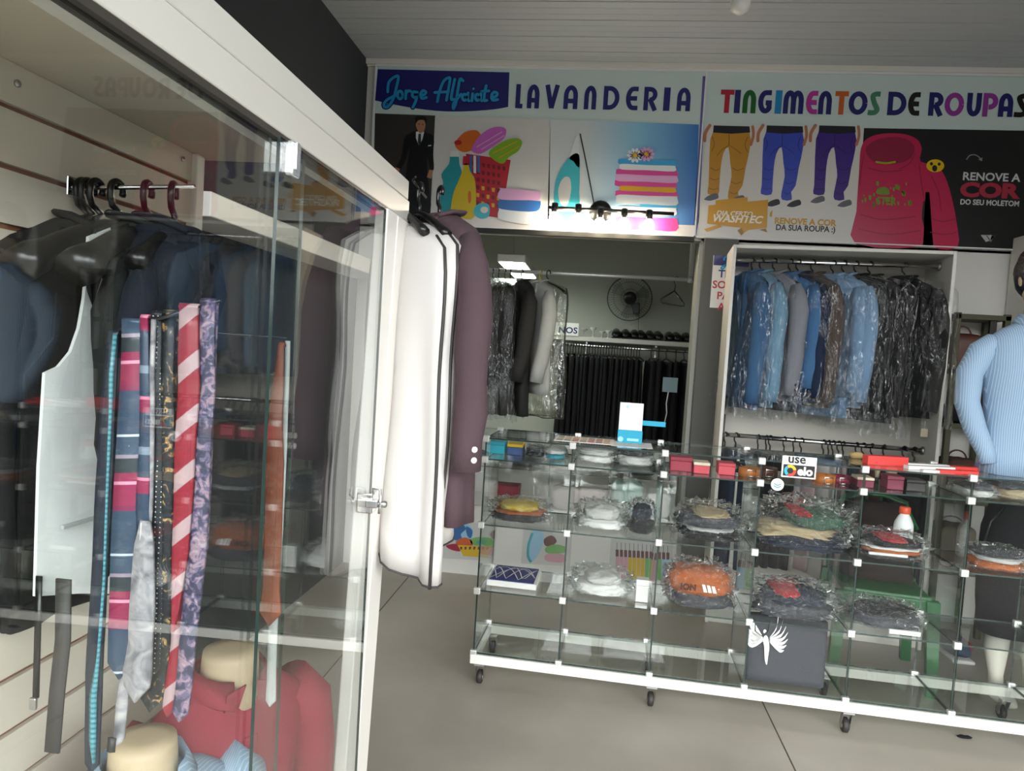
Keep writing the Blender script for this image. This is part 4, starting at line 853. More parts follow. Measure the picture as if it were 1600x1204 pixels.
# top tier
box('cyan card box on the top tier beside the jacket cuff', 768, 790, 688, 707, 0.20, Z4, CYB)
box('blue packet with a yellow lid beside the cyan box on the top tier', 794, 818, 692, 708, 0.20, Z4, BLU, lidm=YLW)
parcel('dark wrapped socks beside the yellow lidded packet', 822, 852, 694, 710, 0.18, Z4, [(BLKF, 1), (DGREY, 1)], seed=3, dep=0.14)
parcel('teal and white wrapped socks in the first column of the top tier', 852, 885, 697, 714, 0.16, Z4, [(CYB, 1), (WHC, 1)], seed=4, dep=0.14)
parcel('white shirt folded in clear film on the top tier', 900, 960, 694, 718, 0.17, Z4, [(WHC, 1), (GREYC, 1)], seed=5)
parcel('grey shirt in shiny film beside the folded white shirt', 962, 1020, 694, 722, 0.17, Z4, [(GREYC, 1), (DGREY, 0.6)], seed=6)
box('maroon wallet box with a pale lid seam on the top tier', 1046, 1080, 712, 727, 0.14, Z4, MAG)
box('ivory and coral box beside the maroon wallet box', 1082, 1107, 720, 734, 0.12, Z4, PNK, lidm=BGB)
box('plain coral box beside the coiled belts', 1120, 1146, 721, 737, 0.14, Z4, PNK)
def belt(label, x, y, v, r, h, mt, buckle=True):
    q = cs(x, y, v); zb = Z4 + 0.0035
    t = thing('leather_belt', label, 'belt', MC @ Vector((q.x, v, zb)))
    m = MB(); pts = []
    for i in range(90):
        a = 2 * PI * i / 28; rr = r * (1 - 0.14 * i / 28); pts.append((rr * math.cos(a), rr * math.sin(a)))
    for off in (0,):
        rings = [[(q.x + p_[0], v + p_[1], zb), (q.x + p_[0] * 1.06, v + p_[1] * 1.06, zb), (q.x + p_[0] * 1.06, v + p_[1] * 1.06, zb + h), (q.x + p_[0], v + p_[1], zb + h)] for p_ in pts]
        m.loft(rings)
    m.xf(MC).obj('strap', mt, t)
    if buckle:
        MB().tube([(q.x - 0.012, v - r * 1.1, zb + 0.004), (q.x + 0.02, v - r * 1.1, zb + 0.004), (q.x + 0.02, v - r * 1.1, zb + h - 0.004), (q.x - 0.012, v - r * 1.1, zb + h - 0.004), (q.x - 0.012, v - r * 1.1, zb + 0.004)], 0.0025, 6).xf(MC).obj('buckle', CHROME, t)
    return t
belt('tall black coiled belt beside the coral box', 1148, 735, 0.20, 0.040, 0.045, LBK)
belt('tan coiled belt between the two darker belts', 1170, 735, 0.14, 0.042, 0.034, TAN)
belt('dark brown coiled belt behind the square payment plate', 1198, 738, 0.18, 0.042, 0.036, LEATH)
belt('brown coiled belt with pale stitching beside the payment plate', 1288, 748, 0.12, 0.046, 0.034, TAN)
belt('burgundy coiled belt at the fifth divider', 1312, 750, 0.15, 0.042, 0.032, BURG)
box('burgundy wallet with a pale edge beside the coiled burgundy belt', 1334, 1360, 743, 758, 0.12, Z4, BURG, lidm=BGB, name='wallet', cat='wallet')
box('bright burgundy wallet beneath the red tool box', 1380, 1406, 741, 760, 0.13, Z4, BURG, name='wallet', cat='wallet')
box('black wallet at the end of the burgundy ones', 1410, 1440, 747, 763, 0.13, Z4, LBK, name='wallet', cat='wallet')
for x, lb in ((1372, 'thin shaving brush standing behind the wallets'), (1394, 'broad shaving brush standing behind the wallets')):
    q = cs(x, 725, 0.22); t = thing('shaving_brush', lb, 'brush', MC @ Vector((q.x, 0.22, Z4 + 0.0035))); r_ = 0.011 if x < 1380 else 0.022
    MB().lathe([(0, Z4 + 0.0035), (r_ * 0.8, Z4 + 0.004), (r_ * 0.6, Z4 + 0.02), (r_ * 0.7, Z4 + 0.03)], (q.x, 0.22, 0), 16).xf(MC).obj('handle', LBK, t)
    MB().lathe([(r_ * 0.65, Z4 + 0.03), (r_, Z4 + 0.06), (r_ * 0.9, Z4 + 0.076), (0, Z4 + 0.08)], (q.x, 0.22, 0), 16).xf(MC).obj('bristles', fabric('bristle', '#b3a68a'), t)
parcel('grey striped shirt packed flat in the sixth column of the top tier', 1492, 1545, 752, 775, 0.12, Z4, [(GREYC, 1), (DGREY, 0.4)], seed=11)
parcel('taupe wrapped shirt below the shirt hem of the mannequin', 1546, 1598, 746, 780, 0.14, Z4, [(BEIGE, 1), (DGREY, 0.6)], seed=12)
# second tier
parcel('bag of folded shirts, yellow over black, in the first column', 768, 855, 778, 812, 0.14, Z3, [(BLKF, 1.2), (ORC, 0.35), (YEL, 0.9, 0.66)], seed=13)
parcel('pale grey shirt in a loose clear bag, second column', 899, 978, 782, 824, 0.15, Z3, [(WHC, 0.8), (GREYC, 1, 0.7)], seed=14)
parcel('round black cap in film beside the loose pale bag', 980, 1022, 780, 828, 0.13, Z3, [(BLKF, 1), (DARKB, 1, 0.7)], seed=15, dep=0.16)
parcel('black and grey sportswear bag in the third column', 1054, 1158, 785, 841, 0.15, Z3, [(BLKF, 1), (GREYC, 0.3, 0.7), (DGREY, 1), (BEIGE, 0.4, 0.5)], seed=16, dep=0.25, amp=0.16)
parcel('large heap of bagged clothes with a green sweater on top', 1176, 1322, 778, 856, 0.16, Z3, [(DARKB, 1), (BEIGE, 0.7, 0.8, -0.1), (GRNC, 1.1, 0.6, 0.12), (REDC, 0.2, 0.2, -0.05)], seed=17, dep=0.28, amp=0.2)
def pkl(t, cu, v, z, wd, hh, dep):
    MB().rbox(cu - wd * 0.4, cu + wd * 0.15, v - dep * 0.47, v - dep * 0.40, z + 0.03, z + 0.04, 0.002).xf(MC).obj('pale_card', WHC, t)
parcel('packed shirts in black, red and orange beneath the bottle', 1334, 1442, 828, 870, 0.12, Z3, [(BLKF, 0.7), (ORC, 0.5, 0.8), (WHC, 0.25, 0.8), (BLKF, 0.6, 0.8), (REDC, 0.3, 0.4)], seed=18, extra=pkl)
q = cs(1411, 830, 0.27); t = thing('plastic_bottle', 'white plastic bottle with an orange cap standing on the middle shelf', 'bottle', MC @ Vector((q.x, 0.27, Z3 + 0.0035))); zb = Z3 + 0.0035
MB().lathe([(0.034, zb), (0.038, zb + 0.006), (0.038, zb + 0.105), (0.036, zb + 0.118), (0.024, zb + 0.145), (0.019, zb + 0.152), (0.019, zb + 0.16)], (q.x, 0.27, 0), 24).xf(MC).obj('bottle_body', mat('white_pe', '#d4d6d4', 0.4), t)
MB().lathe([(0.021, zb + 0.158), (0.022, zb + 0.16), (0.022, zb + 0.182), (0.019, zb + 0.186), (0, zb + 0.187)], (q.x, 0.27, 0), 20).xf(MC).obj('cap', mat('orange_cap', '#d2502c', 0.45), t)
def tri3(t, cu, v, z, wd, hh, dep):
    m = MB()
    for k in range(3): m.poly([(cu + wd * 0.36 + 0.026 * k, v - dep * 0.5 - 0.004, z + 0.006), (cu + wd * 0.36 + 0.026 * k + 0.02, v - dep * 0.5 - 0.004, z + 0.006), (cu + wd * 0.36 + 0.026 * k + 0.012, v - dep * 0.5 - 0.004, z + 0.012 + 0.010 * (2 - k)), (cu + wd * 0.36 + 0.026 * k + 0.004, v - dep * 0.5 - 0.004, z + 0.014 + 0.010 * (2 - k))], 0, 0.001, (0, -1, 0))
    m.xf(MC).obj('printed_mark', WLB, t)
parcel('flat packet with orange and grey fabric in the sixth column', 1508, 1600, 852, 888, 0.12, Z3, [(ORC, 0.8), (GREYC, 0.5, 0.7), (DGREY, 0.4)], seed=19, extra=tri3)
# third tier
def arcs(t, cu, v, z, wd, hh, dep):
    m = MB()
    for k in range(3):
        pts = [Vector((cu - wd * 0.4 + wd * 0.8 * i / 12, z + hh * (0.15 + 0.3 * k * 0.5 + 0.6 * math.sin(PI * i / 12 + k * 0.9) ** 2))) for i in range(13)]
        for qd in ribbon(pts, 0.004): m.poly([(a.x, v - dep * 0.5 - 0.006, a.y) for a in qd])
    m.xf(MC).obj('printed_arcs', WLB, t)
def flatpack(label, x0, x1, y0, y1, v, z, mt, extra=None):
    a, b_ = cs(x0, y1, v), cs(x1, y1, v); top = cs((x0 + x1) / 2, y0, v).z; t = thing('boxed_shirt', label, 'box', MC @ Vector(((a.x + b_.x) / 2, v, z + 0.0035)))
    hh = top - z; MB().rbox(a.x, b_.x, v - 0.10, v + 0.10, z + 0.0035, z + 0.03, 0.003).xf(MC).obj('tray', WHC, t)
    m = MB(); m.poly([(a.x + 0.012, v - 0.098, z + 0.031), (b_.x - 0.012, v - 0.098, z + 0.031), (b_.x - 0.012, v + 0.1, z + 0.034), (a.x + 0.012, v + 0.1, z + 0.034)], 0, 0.004, (0, 0, 1)); m.xf(MC).obj('printed_lid', mt, t)
    m = MB(); zt = z + 0.0386
    for k in range(4):
        pts = [Vector((a.x + 0.015 + (b_.x - a.x - 0.03) * i / 14, v - 0.09 + 0.17 * abs(math.sin(PI * (i / 14) * (0.9 + 0.25 * k) + k * 0.8)))) for i in range(15)]
        for qd in ribbon(pts, 0.004): m.poly([(p_.x, p_.y, zt) for p_ in qd])
    m.xf(MC).obj('printed_arcs', WLB, t)
flatpack('flat navy packet with white printed arcs in the first column', 766, 842, 884, 906, 0.17, Z2, mat('navy_print', '#20286a', 0.35))
parcel('whitish shirt in a crumpled clear bag, third tier of the second column', 893, 985, 886, 925, 0.15, Z2, [(WHC, 1), (GREYC, 0.8, 0.6)], seed=22)
box('small silver box at the divider beside the crumpled clear bag', 992, 1012, 903, 934, 0.10, Z2, mat('silver_card', '#d0d0cc', 0.3, 0.3), dep=0.05)
def logo3(t, cu, v, z, wd, hh, dep):
    m = MB(); b0 = Vector((cu + 0.01, v - dep * 0.5 - 0.002, z + hh * 0.50))
    for k in range(3):
        x = b0.x + 0.019 * k; h_ = 0.030 - 0.002 * k
        m.poly([(x, b0.y, b0.z), (x + 0.014, b0.y, b0.z), (x + 0.004, b0.y + 0.004, b0.z + h_), (x - 0.008, b0.y + 0.004, b0.z + h_)], 0, 0.0015, (0, -1, 0))
    m.xf(MC).obj('stripe_logo', WLB, t)
    m = MB(); text_mesh(m, 'ION', Vector((cu - wd * 0.30, v - dep * 0.5 - 0.004, z + hh * 0.52)), 0.034, weight=0.002); m.xf(MC).obj('printed_letters', BROWN, t)
parcel('orange sweatshirt in film with three white slanted bars', 1036, 1142, 876, 944, 0.14, Z2, [(DGREY, 0.7, 0.86, 0.06), (ORC, 1.5, 0.9)], seed=23, dep=0.22, extra=logo3)
parcel('dark sportswear in shiny film with red trim, fourth column', 1168, 1302, 906, 966, 0.15, Z2, [(DGREY, 1), (DARKB, 0.8, 0.7), (REDC, 0.25, 0.3, -0.1)], seed=24, dep=0.25, amp=0.18)
def wlab(t, cu, v, z, wd, hh, dep): MB().rbox(cu - 0.01, cu + wd * 0.38, v - dep * 0.5 - 0.006, v - dep * 0.5 + 0.006, z + 0.005, z + 0.022, 0.001).xf(MC).obj('white_label', WLB, t)
parcel('flat dark packet with a long white label, fifth column', 1322, 1436, 938, 976, 0.14, Z2, [(DGREY, 1), (BLKF, 0.6, 0.8)], seed=25, extra=wlab)
# bottom tier: grey bag with winged figure
a, b_ = cs(1163, 1055, 0.07), cs(1290, 1068, 0.07); zt = cs(1220, 965, 0.07).z
t = thing('printed_bag', 'dark grey fabric bag printed with a white winged figure on the lowest shelf', 'bag', MC @ Vector(((a.x + b_.x) / 2, 0.09, Z1 + 0.0035)))
m = MB(); rings = []
for i in range(10):
    z = Z1 + 0.0035 + (zt - Z1 - 0.01) * i / 9; ring = []
    for j in range(28):
        an = 2 * PI * j / 28; c_, s_ = math.cos(an), math.sin(an); ring.append(((a.x + b_.x) / 2 + (b_.x - a.x) / 2 * math.copysign(abs(c_) ** 0.5, c_) * (1 - 0.02 * i / 9), 0.10 + 0.035 * math.copysign(abs(s_) ** 0.6, s_) + 0.012 * i / 9 * 0 + 0.006 * nz(c_ * 3, s_ * 3, i * 0.7), z))
    rings.append(ring)
m.loft(rings).xf(MC).obj('bag_body', fabric('bag_grey', '#45464a'), t)
m = MB()
def bp(x, y): q = cs(x, y, 0.056); return (q.x, 0.055, q.z)
def bpoly(pts): m.poly([bp(x, y) for x, y in pts])
bpoly(smooth_line([(1196, 992), (1200, 996), (1202, 1010), (1200, 1026), (1198, 1038), (1195, 1030), (1194, 1010), (1192, 998)], 3, True)); bpoly(disc(1195, 986, 2.6, 3.2, 10))
for k in range(7):
    an = math.radians(-68 + 14 * k); L_ = 44 - 3 * k; bpoly(smooth_line([(1202, 996 + k), (1202 + L_ * 0.5 * math.cos(an) + 4, 998 + k * 2 + L_ * 0.5 * math.sin(an)), (1200 + L_ * math.cos(an), 996 + k * 2 + L_ * math.sin(an)), (1204 + L_ * 0.55 * math.cos(an), 1003 + k * 2 + L_ * 0.5 * math.sin(an))], 3, True))
for k in range(6):
    an = math.radians(-118 + -10 * k + 0); L_ = 36 - 2 * k; bpoly(smooth_line([(1192, 996 + k), (1192 + L_ * 0.5 * math.cos(an), 996 + k * 2 + L_ * 0.5 * math.sin(an)), (1192 + L_ * math.cos(an), 998 + k * 2 + L_ * math.sin(an)), (1188 + L_ * 0.5 * math.cos(an), 1004 + k * 2 + L_ * 0.5 * math.sin(an))], 3, True))
m.xf(MC).obj('winged_print', WLB, t)
MB().tube([bp(1180, 968), bp(1180, 985), bp(1190, 993), bp(1200, 985), bp(1203, 968)], 0.0022, 6).xf(MC).obj('cord_handle', BLK, t)

# ---------------------------------------------------------------- on the case top
q = cs(985, 683, 0.20); t = thing('card_stand', 'white payment card on a cyan stand on the glass top', 'sign', MC @ Vector((q.x, 0.20, ZT)))
a, b_ = cs(967, 660, 0.20), cs(1004, 660, 0.20); z0, z1, z2 = ZT, cs(985, 672, 0.2).z, cs(985, 629, 0.2).z
MB().rbox(a.x - 0.002, b_.x + 0.003, 0.192, 0.208, z0, z1, 0.002).xf(MC).obj('stand_foot', mat('cyan_stand', '#18a3c4', 0.3), t)
MB().rbox(a.x, b_.x, 0.197, 0.203, z1, z2, 0.001).xf(MC).obj('card', mat('white_card', '#dfe0e4', 0.4), t)
m = MB(); m.rbox(a.x + 0.04, b_.x - 0.012, 0.1912, 0.192, z0 + 0.012, z0 + 0.024, 0.0004); m.poly([(a.x + 0.012 + 0.012 * math.cos(k), 0.1915, z0 + 0.018 + 0.012 * math.sin(k)) for k in [2 * PI * i / 12 for i in range(12)]]); m.poly([((a.x + b_.x) / 2 - 0.018 + 0.006 * math.cos(k), 0.1965, z2 - 0.018 + 0.006 * math.sin(k)) for k in [2 * PI * i / 12 for i in range(12)]]); m.xf(MC).obj('stand_print', mat('pale_cyan', '#9fd6e2', 0.4), t)
a = cs(1004, 660, 0.24); MB().rbox(a.x, a.x + 0.10, 0.235, 0.240, a.z - 0.012, a.z + 0.010, 0.001).xf(Matrix.Identity(4)).xf(MC).obj('cyan_tab', mat('cyan_stand', '#18a3c4', 0.3), t)
pm = [mat('leaflet_white', '#d5d1c8', 0.5), mat('leaflet_red', '#a4564c', 0.5), mat('leaflet_slate', '#6a7478', 0.5), mat('leaflet_tan', '#b29a78', 0.5)]
a, b_ = cs(868, 680, 0.16), cs(960, 686, 0.16)
lf = MB(); lf.rbox(a.x, b_.x, 0.08, 0.27, ZT, ZT + 0.004, 0.001)
random.seed(11)
for i in range(7):
    for j in range(3):
        x = a.x + 0.01 + i * (b_.x - a.x - 0.02) / 7; yv = 0.09 + j * 0.058; lf.box(x, x + 0.026, yv, yv + 0.04, ZT + 0.004, ZT + 0.0046, random.choice([1, 2, 3]))
tag(lf.xf(MC).obj('leaflet', pm), 'colour printed leaflet lying on the glass top beside the payment card', 'leaflet')
a, b_ = cs(955, 690, 0.10), cs(1020, 692, 0.10)
tag(MB().rbox(a.x, b_.x, 0.06, 0.24, ZT, ZT + 0.003, 0.001).xf(MC).obj('paper_sheet', WHC), 'blank white paper sheet in front of the payment card', 'paper')
def slim(label, x0, y0, x1, y1, v0, v1, parts, h=0.02, wd=0.03, cat='tool', name='slim_box'):
    a, b_ = cs(x0, y0, v0), cs(x1, y1, v1); a = Vector((a.x, v0, 0)); b_ = Vector((b_.x, v1, 0)); d = (b_ - a); L_ = d.length; d.normalize(); s_ = Vector((-d.y, d.x, 0)); t = thing(name, label, cat, MC @ Vector(((a.x + b_.x) / 2, (v0 + v1) / 2, ZT)))
    for f0, f1, mt, hh, ww, nm in parts:
        m = MB(); c0_, c1_ = a + d * L_ * f0, a + d * L_ * f1
        rings = []
        for c_ in (c0_, c1_): rings.append([c_ + s_ * ww / 2 + Vector((0, 0, ZT)), c_ - s_ * ww / 2 + Vector((0, 0, ZT)), c_ - s_ * ww / 2 + Vector((0, 0, ZT + hh)), c_ + s_ * ww / 2 + Vector((0, 0, ZT + hh))])
        m.loft(rings, smooth=False).xf(MC).obj(nm, mt, t)
    return t
RED = mat('red_plastic', '#d23c38', 0.4); WPL = mat('white_plastic', '#dcdad6', 0.35)
slim('thick red slim box lying on the glass top with a white strip', 1352, 716, 1482, 724, 0.16, 0.24, [(0, 0.48, RED, 0.036, 0.04, 'red_case'), (0.48, 1.0, WPL, 0.012, 0.03, 'white_strip')])
slim('long white strip with a red end nearest the striped shirt', 1416, 726, 1532, 736, 0.10, 0.20, [(0, 0.62, WPL, 0.014, 0.03, 'white_strip'), (0.62, 1.0, RED, 0.018, 0.034, 'red_end')])
slim('second red ended white strip lying crossed under the first', 1440, 735, 1525, 742, 0.05, 0.10, [(0, 0.3, WPL, 0.008, 0.022, 'white_strip'), (0.3, 1.0, RED, 0.012, 0.028, 'red_end')])
q = cs(1338, 716, 0.30); tag(MB().blob((q.x, 0.30, ZT), (0.06, 0.04, 0.03), 0.8, 0.1, 4, 3).xf(MC).obj('tan_pouch', fabric('tan_pouch', '#a08a5e')), 'small tan pouch beside the red slim box', 'pouch')
# payment plate and round sticker on the front glass
a, b_ = cs(1220.5, 745, -0.012), cs(1275, 745, -0.012); z1, z0 = cs(1247, 713, -0.012).z, cs(1247, 747, -0.012).z; zm = z0 + (z1 - z0) * 0.60
t = thing('payment_plate', 'square white and black card payment plate on the front glass', 'sign', MC @ Vector(((a.x + b_.x) / 2, -0.01, z0)))
MB().rbox(a.x, b_.x, -0.009, -0.0035, z0, z1, 0.002).xf(MC).obj('plate', mat('plate_white', '#e6e6e2', 0.35), t)
bx_ = 0.006; MB().box(a.x + bx_, b_.x - bx_, -0.0097, -0.009, z0 + bx_, zm).xf(MC).obj('black_field', mat('plate_black', '#0d0d0d', 0.35), t)
W_ = b_.x - a.x
m = MB(); text_mesh(m, 'use', Vector((a.x + W_ * 0.16, -0.0098, zm + 0.008)), 0.050, weight=0.0012, scale_x=1.0); m.xf(MC).obj('black_letters', mat('plate_black', '#0d0d0d', 0.35), t)
m = MB(); text_mesh(m, 'elo', Vector((a.x + W_ * 0.46, -0.0105, z0 + 0.014)), 0.046, weight=0.002); m.xf(MC).obj('white_letters', mat('plate_white', '#e6e6e2', 0.35), t)
m = MB(); cxx, czz, ro, ri = a.x + W_ * 0.25, (z0 + zm) / 2 + 0.002, 0.023, 0.012
for k, (a0, a1) in enumerate(((130, 240), (10, 125), (245, 365))):
    P1 = arc(cxx, czz, ro, ro, a0, a1, 8); P2 = arc(cxx, czz, ri, ri, a1, a0, 8); m.poly([(x, -0.0105, z) for x, z in P1 + P2], k)
m.xf(MC).obj('ring_logo', [mat('logo_cyan', '#2aa6c4', 0.4), mat('logo_yellow', '#e3b81b', 0.4), mat('logo_red', '#c7382b', 0.4)], t)
q = cs(1215, 757, -0.006); m = MB(); m.lathe([(0, -0.0035), (0.024, -0.0035), (0.025, -0.003), (0.025, -0.002), (0, -0.002)], (q.x, 0, q.z), 28, axis='y'); t = thing('round_sticker', 'round white sticker with a teal mark on the front glass below the payment plate', 'sticker', MC @ Vector((q.x, 0, q.z)))
m.xf(MC).obj('disc', mat('sticker_white', '#e2e8e8', 0.4), t)
m = MB()
for dz, s_ in ((0.004, 1), (-0.005, 1)):
    for qd in ribbon([Vector((q.x - 0.014, q.z + dz)), Vector((q.x, q.z + dz - 0.007)), Vector((q.x + 0.014, q.z + dz))], 0.003): m.poly([(v_.x, -0.0040, v_.y) for v_ in qd])
m.xf(MC).obj('teal_mark', mat('sticker_teal', '#2b7f98', 0.4), t)

# ---------------------------------------------------------------- mannequin bust with striped shirt standing on the case
pm_ = MC @ Vector((2.17, 0.17, 0)); bt = (pm_.x, pm_.y, ZT)
BLS2 = pattern('shirt_stripe', [(0, '#7f9ab4'), (0.55, '#a6bacb'), (0.80, '#7f9ab4')], 'wave', 46, direction='X', rough=0.75)
t = torso(bt, math.radians(-6), 'headed mannequin bust in a blue striped shirt standing on the glass case', BLS2, hw=0.185, d=0.105, Ht=0.56, sleeves=False, seed=9, hem=0.004)
M = M4(bt, math.radians(-6)); sh = [c for c in t.children if c.name.startswith('shirt')][0]
for sgn in (-1, 1):
    p = [(sgn * 0.115, 0, 0.525), (sgn * 0.155, 0, 0.518), (sgn * 0.188, 0.0, 0.488), (sgn * 0.228, 0.005, 0.40), (sgn * 0.232, -0.005, 0.28), (sgn * 0.205, -0.03, 0.18), (sgn * 0.165, -0.05, 0.09), (sgn * 0.155, -0.055, 0.045)]
    MB().tube(p, [0.03, 0.048, 0.056, 0.05, 0.046, 0.042, 0.034, 0.032], 16).xf(M).obj('sleeve', BLS2, sh)
m = MB(); rings = []
for i, (z, rx, ry, oy) in enumerate(((0.66, 0.05, 0.05, 0.01), (0.69, 0.052, 0.06, 0.0), (0.715, 0.062, 0.08, -0.008), (0.75, 0.072, 0.092, -0.008), (0.79, 0.077, 0.098, -0.004), (0.83, 0.078, 0.10, 0.0), (0.87, 0.07, 0.09, 0.0), (0.895, 0.045, 0.06, 0.0), (0.905, 0.01, 0.02, 0.0))):
    rings.append([(rx * math.cos(a), oy + ry * math.sin(a) - (0.016 * max(0, 1 - abs(z - 0.765) / 0.02) if abs(a - 1.5 * PI) < 0.2 else 0), z) for a in [2 * PI * k / 24 for k in range(24)]])
hd = m.loft(rings).xf(M).obj('head', SKINP, t)
for sgn in (-1, 1):
    MB().blob((sgn * 0.028, -0.090, 0.787), (0.024, 0.014, 0.011), 0.9).xf(M).obj('eye', mat('painted_eye', '#2a211c', 0.4), hd)
    MB().blob((sgn * 0.077, 0.0, 0.755), (0.016, 0.036, 0.056), 0.9).xf(M).obj('ear', SKINP, hd)
MB().loft([[(-0.006, -0.092, 0.79), (0.006, -0.092, 0.79), (0.0, -0.100, 0.79)], [(-0.015, -0.094, 0.757), (0.015, -0.094, 0.757), (0.0, -0.122, 0.757)], [(-0.01, -0.09, 0.75), (0.01, -0.09, 0.75), (0.0, -0.104, 0.749)]]).xf(M).obj('nose', SKINP, hd)
MB().blob((0, -0.090, 0.723), (0.042, 0.016, 0.012), 0.9).xf(M).obj('mouth', mat('painted_lips', '#9a6a58', 0.5), hd)
m = MB(); m.blob((0, 0.012, 0.70), (0.175, 0.225, 0.225), 0.9, 0.10, 9, 5, 30, 18)
m.v = [v if not (v.y < -0.06 and v.z < 0.85) else Vector((v.x, -0.06, v.z)) for v in m.v]
m.xf(M).obj('hair', mat('mannequin_hair', '#0e0d0c', 0.3, bump=(60, 0.8)), hd)

# ================================================================ WARDROBE
WA = -0.085; WO = Vector((0.705, 4.02, 0)); MW = Matrix.Translation(WO) @ Matrix.Rotation(WA, 4, 'Z'); MWi = MW.inverted()
def ws(x, y, v):
    o = MWi @ Vector((0, 0, H)); d = MWi.to_3x3() @ ray(x, y); k = (v - o.y) / d.y
    return o + d * k
WW = ws(1497, 388, 0).x; WT = 2.10; WD = 0.40
wd = thing('wardrobe', 'white open wardrobe with two hanging rails against the sign wall', 'wardrobe', WO)
LACQ = mat('wardrobe_white', '#cfccc3', 0.5)
for u0, u1 in ((0, 0.018), (WW - 0.018, WW)): MB().rbox(u0, u1, 0, WD, 0.0, WT, 0.002).xf(MW).obj('side_panel', LACQ, wd)
MB().rbox(0.018, WW - 0.018, 0, WD, WT - 0.018, WT, 0.002).xf(MW).obj('top_panel', LACQ, wd)
MB().rbox(0.018, WW - 0.018, WD - 0.012, WD, 0.10, WT - 0.018, 0.002).xf(MW).obj('back_panel', mat('wardrobe_back', '#c4bfb4', 0.6), wd)
MB().rbox(0.018, WW - 0.018, 0.005, WD - 0.012, 0.08, 0.10, 0.002).xf(MW).obj('bottom_panel', LACQ, wd)
MB().rbox(0.018, WW - 0.018, 0.02, 0.036, 0.0, 0.08, 0.002).xf(MW).obj('kick_board', LACQ, wd)
MB().rbox(0.115, 0.15, 0.10, 0.30, 0.10, 0.98, 0.002).xf(MW).obj('lower_divider', mat('divider_grey', '#b3b3ad', 0.5), wd)
rv = 0.17; z1 = ws(1300, 411, rv).z; z2 = ws(1300, 692, rv).z
for z in (z1, z2):
    r_ = MB().tube([(0.018, rv, z), (WW - 0.018, rv, z)], 0.0125, 14).xf(MW).obj('hanging_rail', CHROME, wd)
    m = MB()
    for u in (0.018, WW - 0.030): m.lathe([(0.014, 0), (0.022, 0.0), (0.022, 0.012), (0.014, 0.012)], (u, rv, z), 14, axis='x')
    m.xf(MW).obj('rail_socket', STEEL, r_)
SKYB = fabric('sky_blue', '#67899f'); LBLUE = fabric('light_blue', '#7390ac'); DBLUE = fabric('dusk_blue', '#38597a'); MGREY = fabric('mid_grey', '#77797f'); ROY = fabric('royal', '#3d6288'); NVY = fabric('midnight', '#17233a'); BRN = fabric('brown_grey', '#4a3f38')
BLUETR = fabric('blue_trousers', '#6a90b4')
JK = [(1165, DBLUE, 0.64, 0.05, 'dusk blue suit jacket in clear film, first on the upper wardrobe rail', None, 1), (1190, SKYB, 0.62, 0.06, 'sky blue suit jacket in clear film between the dusk blue and the grey jacket', None, 1),
      (1211, MGREY, 0.58, None, 'uncovered mid grey suit jacket on the upper wardrobe rail', None, 1), (1236, ROY, 0.53, 0.07, 'royal blue suit jacket in clear film with navy trousers below it', NVY, 1),
      (1248, NVY, 0.58, 0.06, 'midnight navy suit jacket in shiny film on the upper wardrobe rail', None, 0), (1271, BRN, 0.60, 0.07, 'brownish grey suit jacket in shiny film between the navy and light blue ones', None, 0),
      (1303, LBLUE, 0.54, 0.06, 'light blue suit jacket in film with blue trousers showing below it', BLUETR, 1), (1320, LBLUE, 0.59, 0.05, 'second light blue suit jacket in film, next to the black ones', None, 1),
      (1339, BLKF, 0.64, 0.06, 'black suit jacket in film pressed against the light blue one', None, 0), (1361, BLKF, 0.66, 0.07, 'black suit jacket in crinkled film in the middle of the black ones', None, 0), (1428, BLKF, 0.62, 0.05, 'black suit jacket in shiny film hanging apart at the end of the upper wardrobe rail', None, 0)]
for i, (x, mt, L_, cov, lab, tr, lp) in enumerate(JK):
    q = ws(x, 406, rv); L_ += 0.07; pt = MW @ Vector((min(WW - 0.19, max(q.x, 0.125 + 0.035 * i)), rv, z1 + 0.014))
    yaw = math.radians(-58 + 5 * math.sin(i * 2.3)) if i < 10 else math.radians(-46)
    yaw -= (0.36, 0.22, -0.12)[i] if i < 3 else 0
    jacket(pt, yaw, lab, mt, L=L_, hw=0.18, d=0.024 if i < 10 else 0.045, seed=i * 1.7, sleeve=L_ * 0.92, sc=0.25, sr=0.9, cover=cov, trousers=tr, buttons=mat('dark_button', '#2c2c2e', 0.3) if mt is MGREY else None, group='suit jackets on the upper wardrobe rail')
    short = lab.split(' in ')[0].split(' hanging')[0].split(' pressed')[0].split(' on the')[0]
    add_hanger(M4(pt, yaw), 'black hanger holding the ' + ' '.join(lab.replace(' suit jacket', ' jacket').split()[:12]), 'hangers on the upper wardrobe rail', hw=0.17, thick=0.010, bulb=0.014)
q = ws(1444, 676, 0.03); tg = MW @ Vector((q.x, 0.03, q.z)); 
t = thing('price_tag', 'beige paper tag hanging from the last black jacket in the wardrobe', 'tag', tg)
MB().rbox(tg.x - 0.018, tg.x + 0.018, tg.y - 0.001, tg.y + 0.001, tg.z - 0.022, tg.z + 0.022, 0.0008).obj('card', mat('kraft', '#b9ae96', 0.7), t)
MB().tube([(tg.x, tg.y, tg.z + 0.02), (tg.x + 0.004, tg.y + 0.01, tg.z + 0.06)], 0.0012, 5).obj('string', WLB, t)
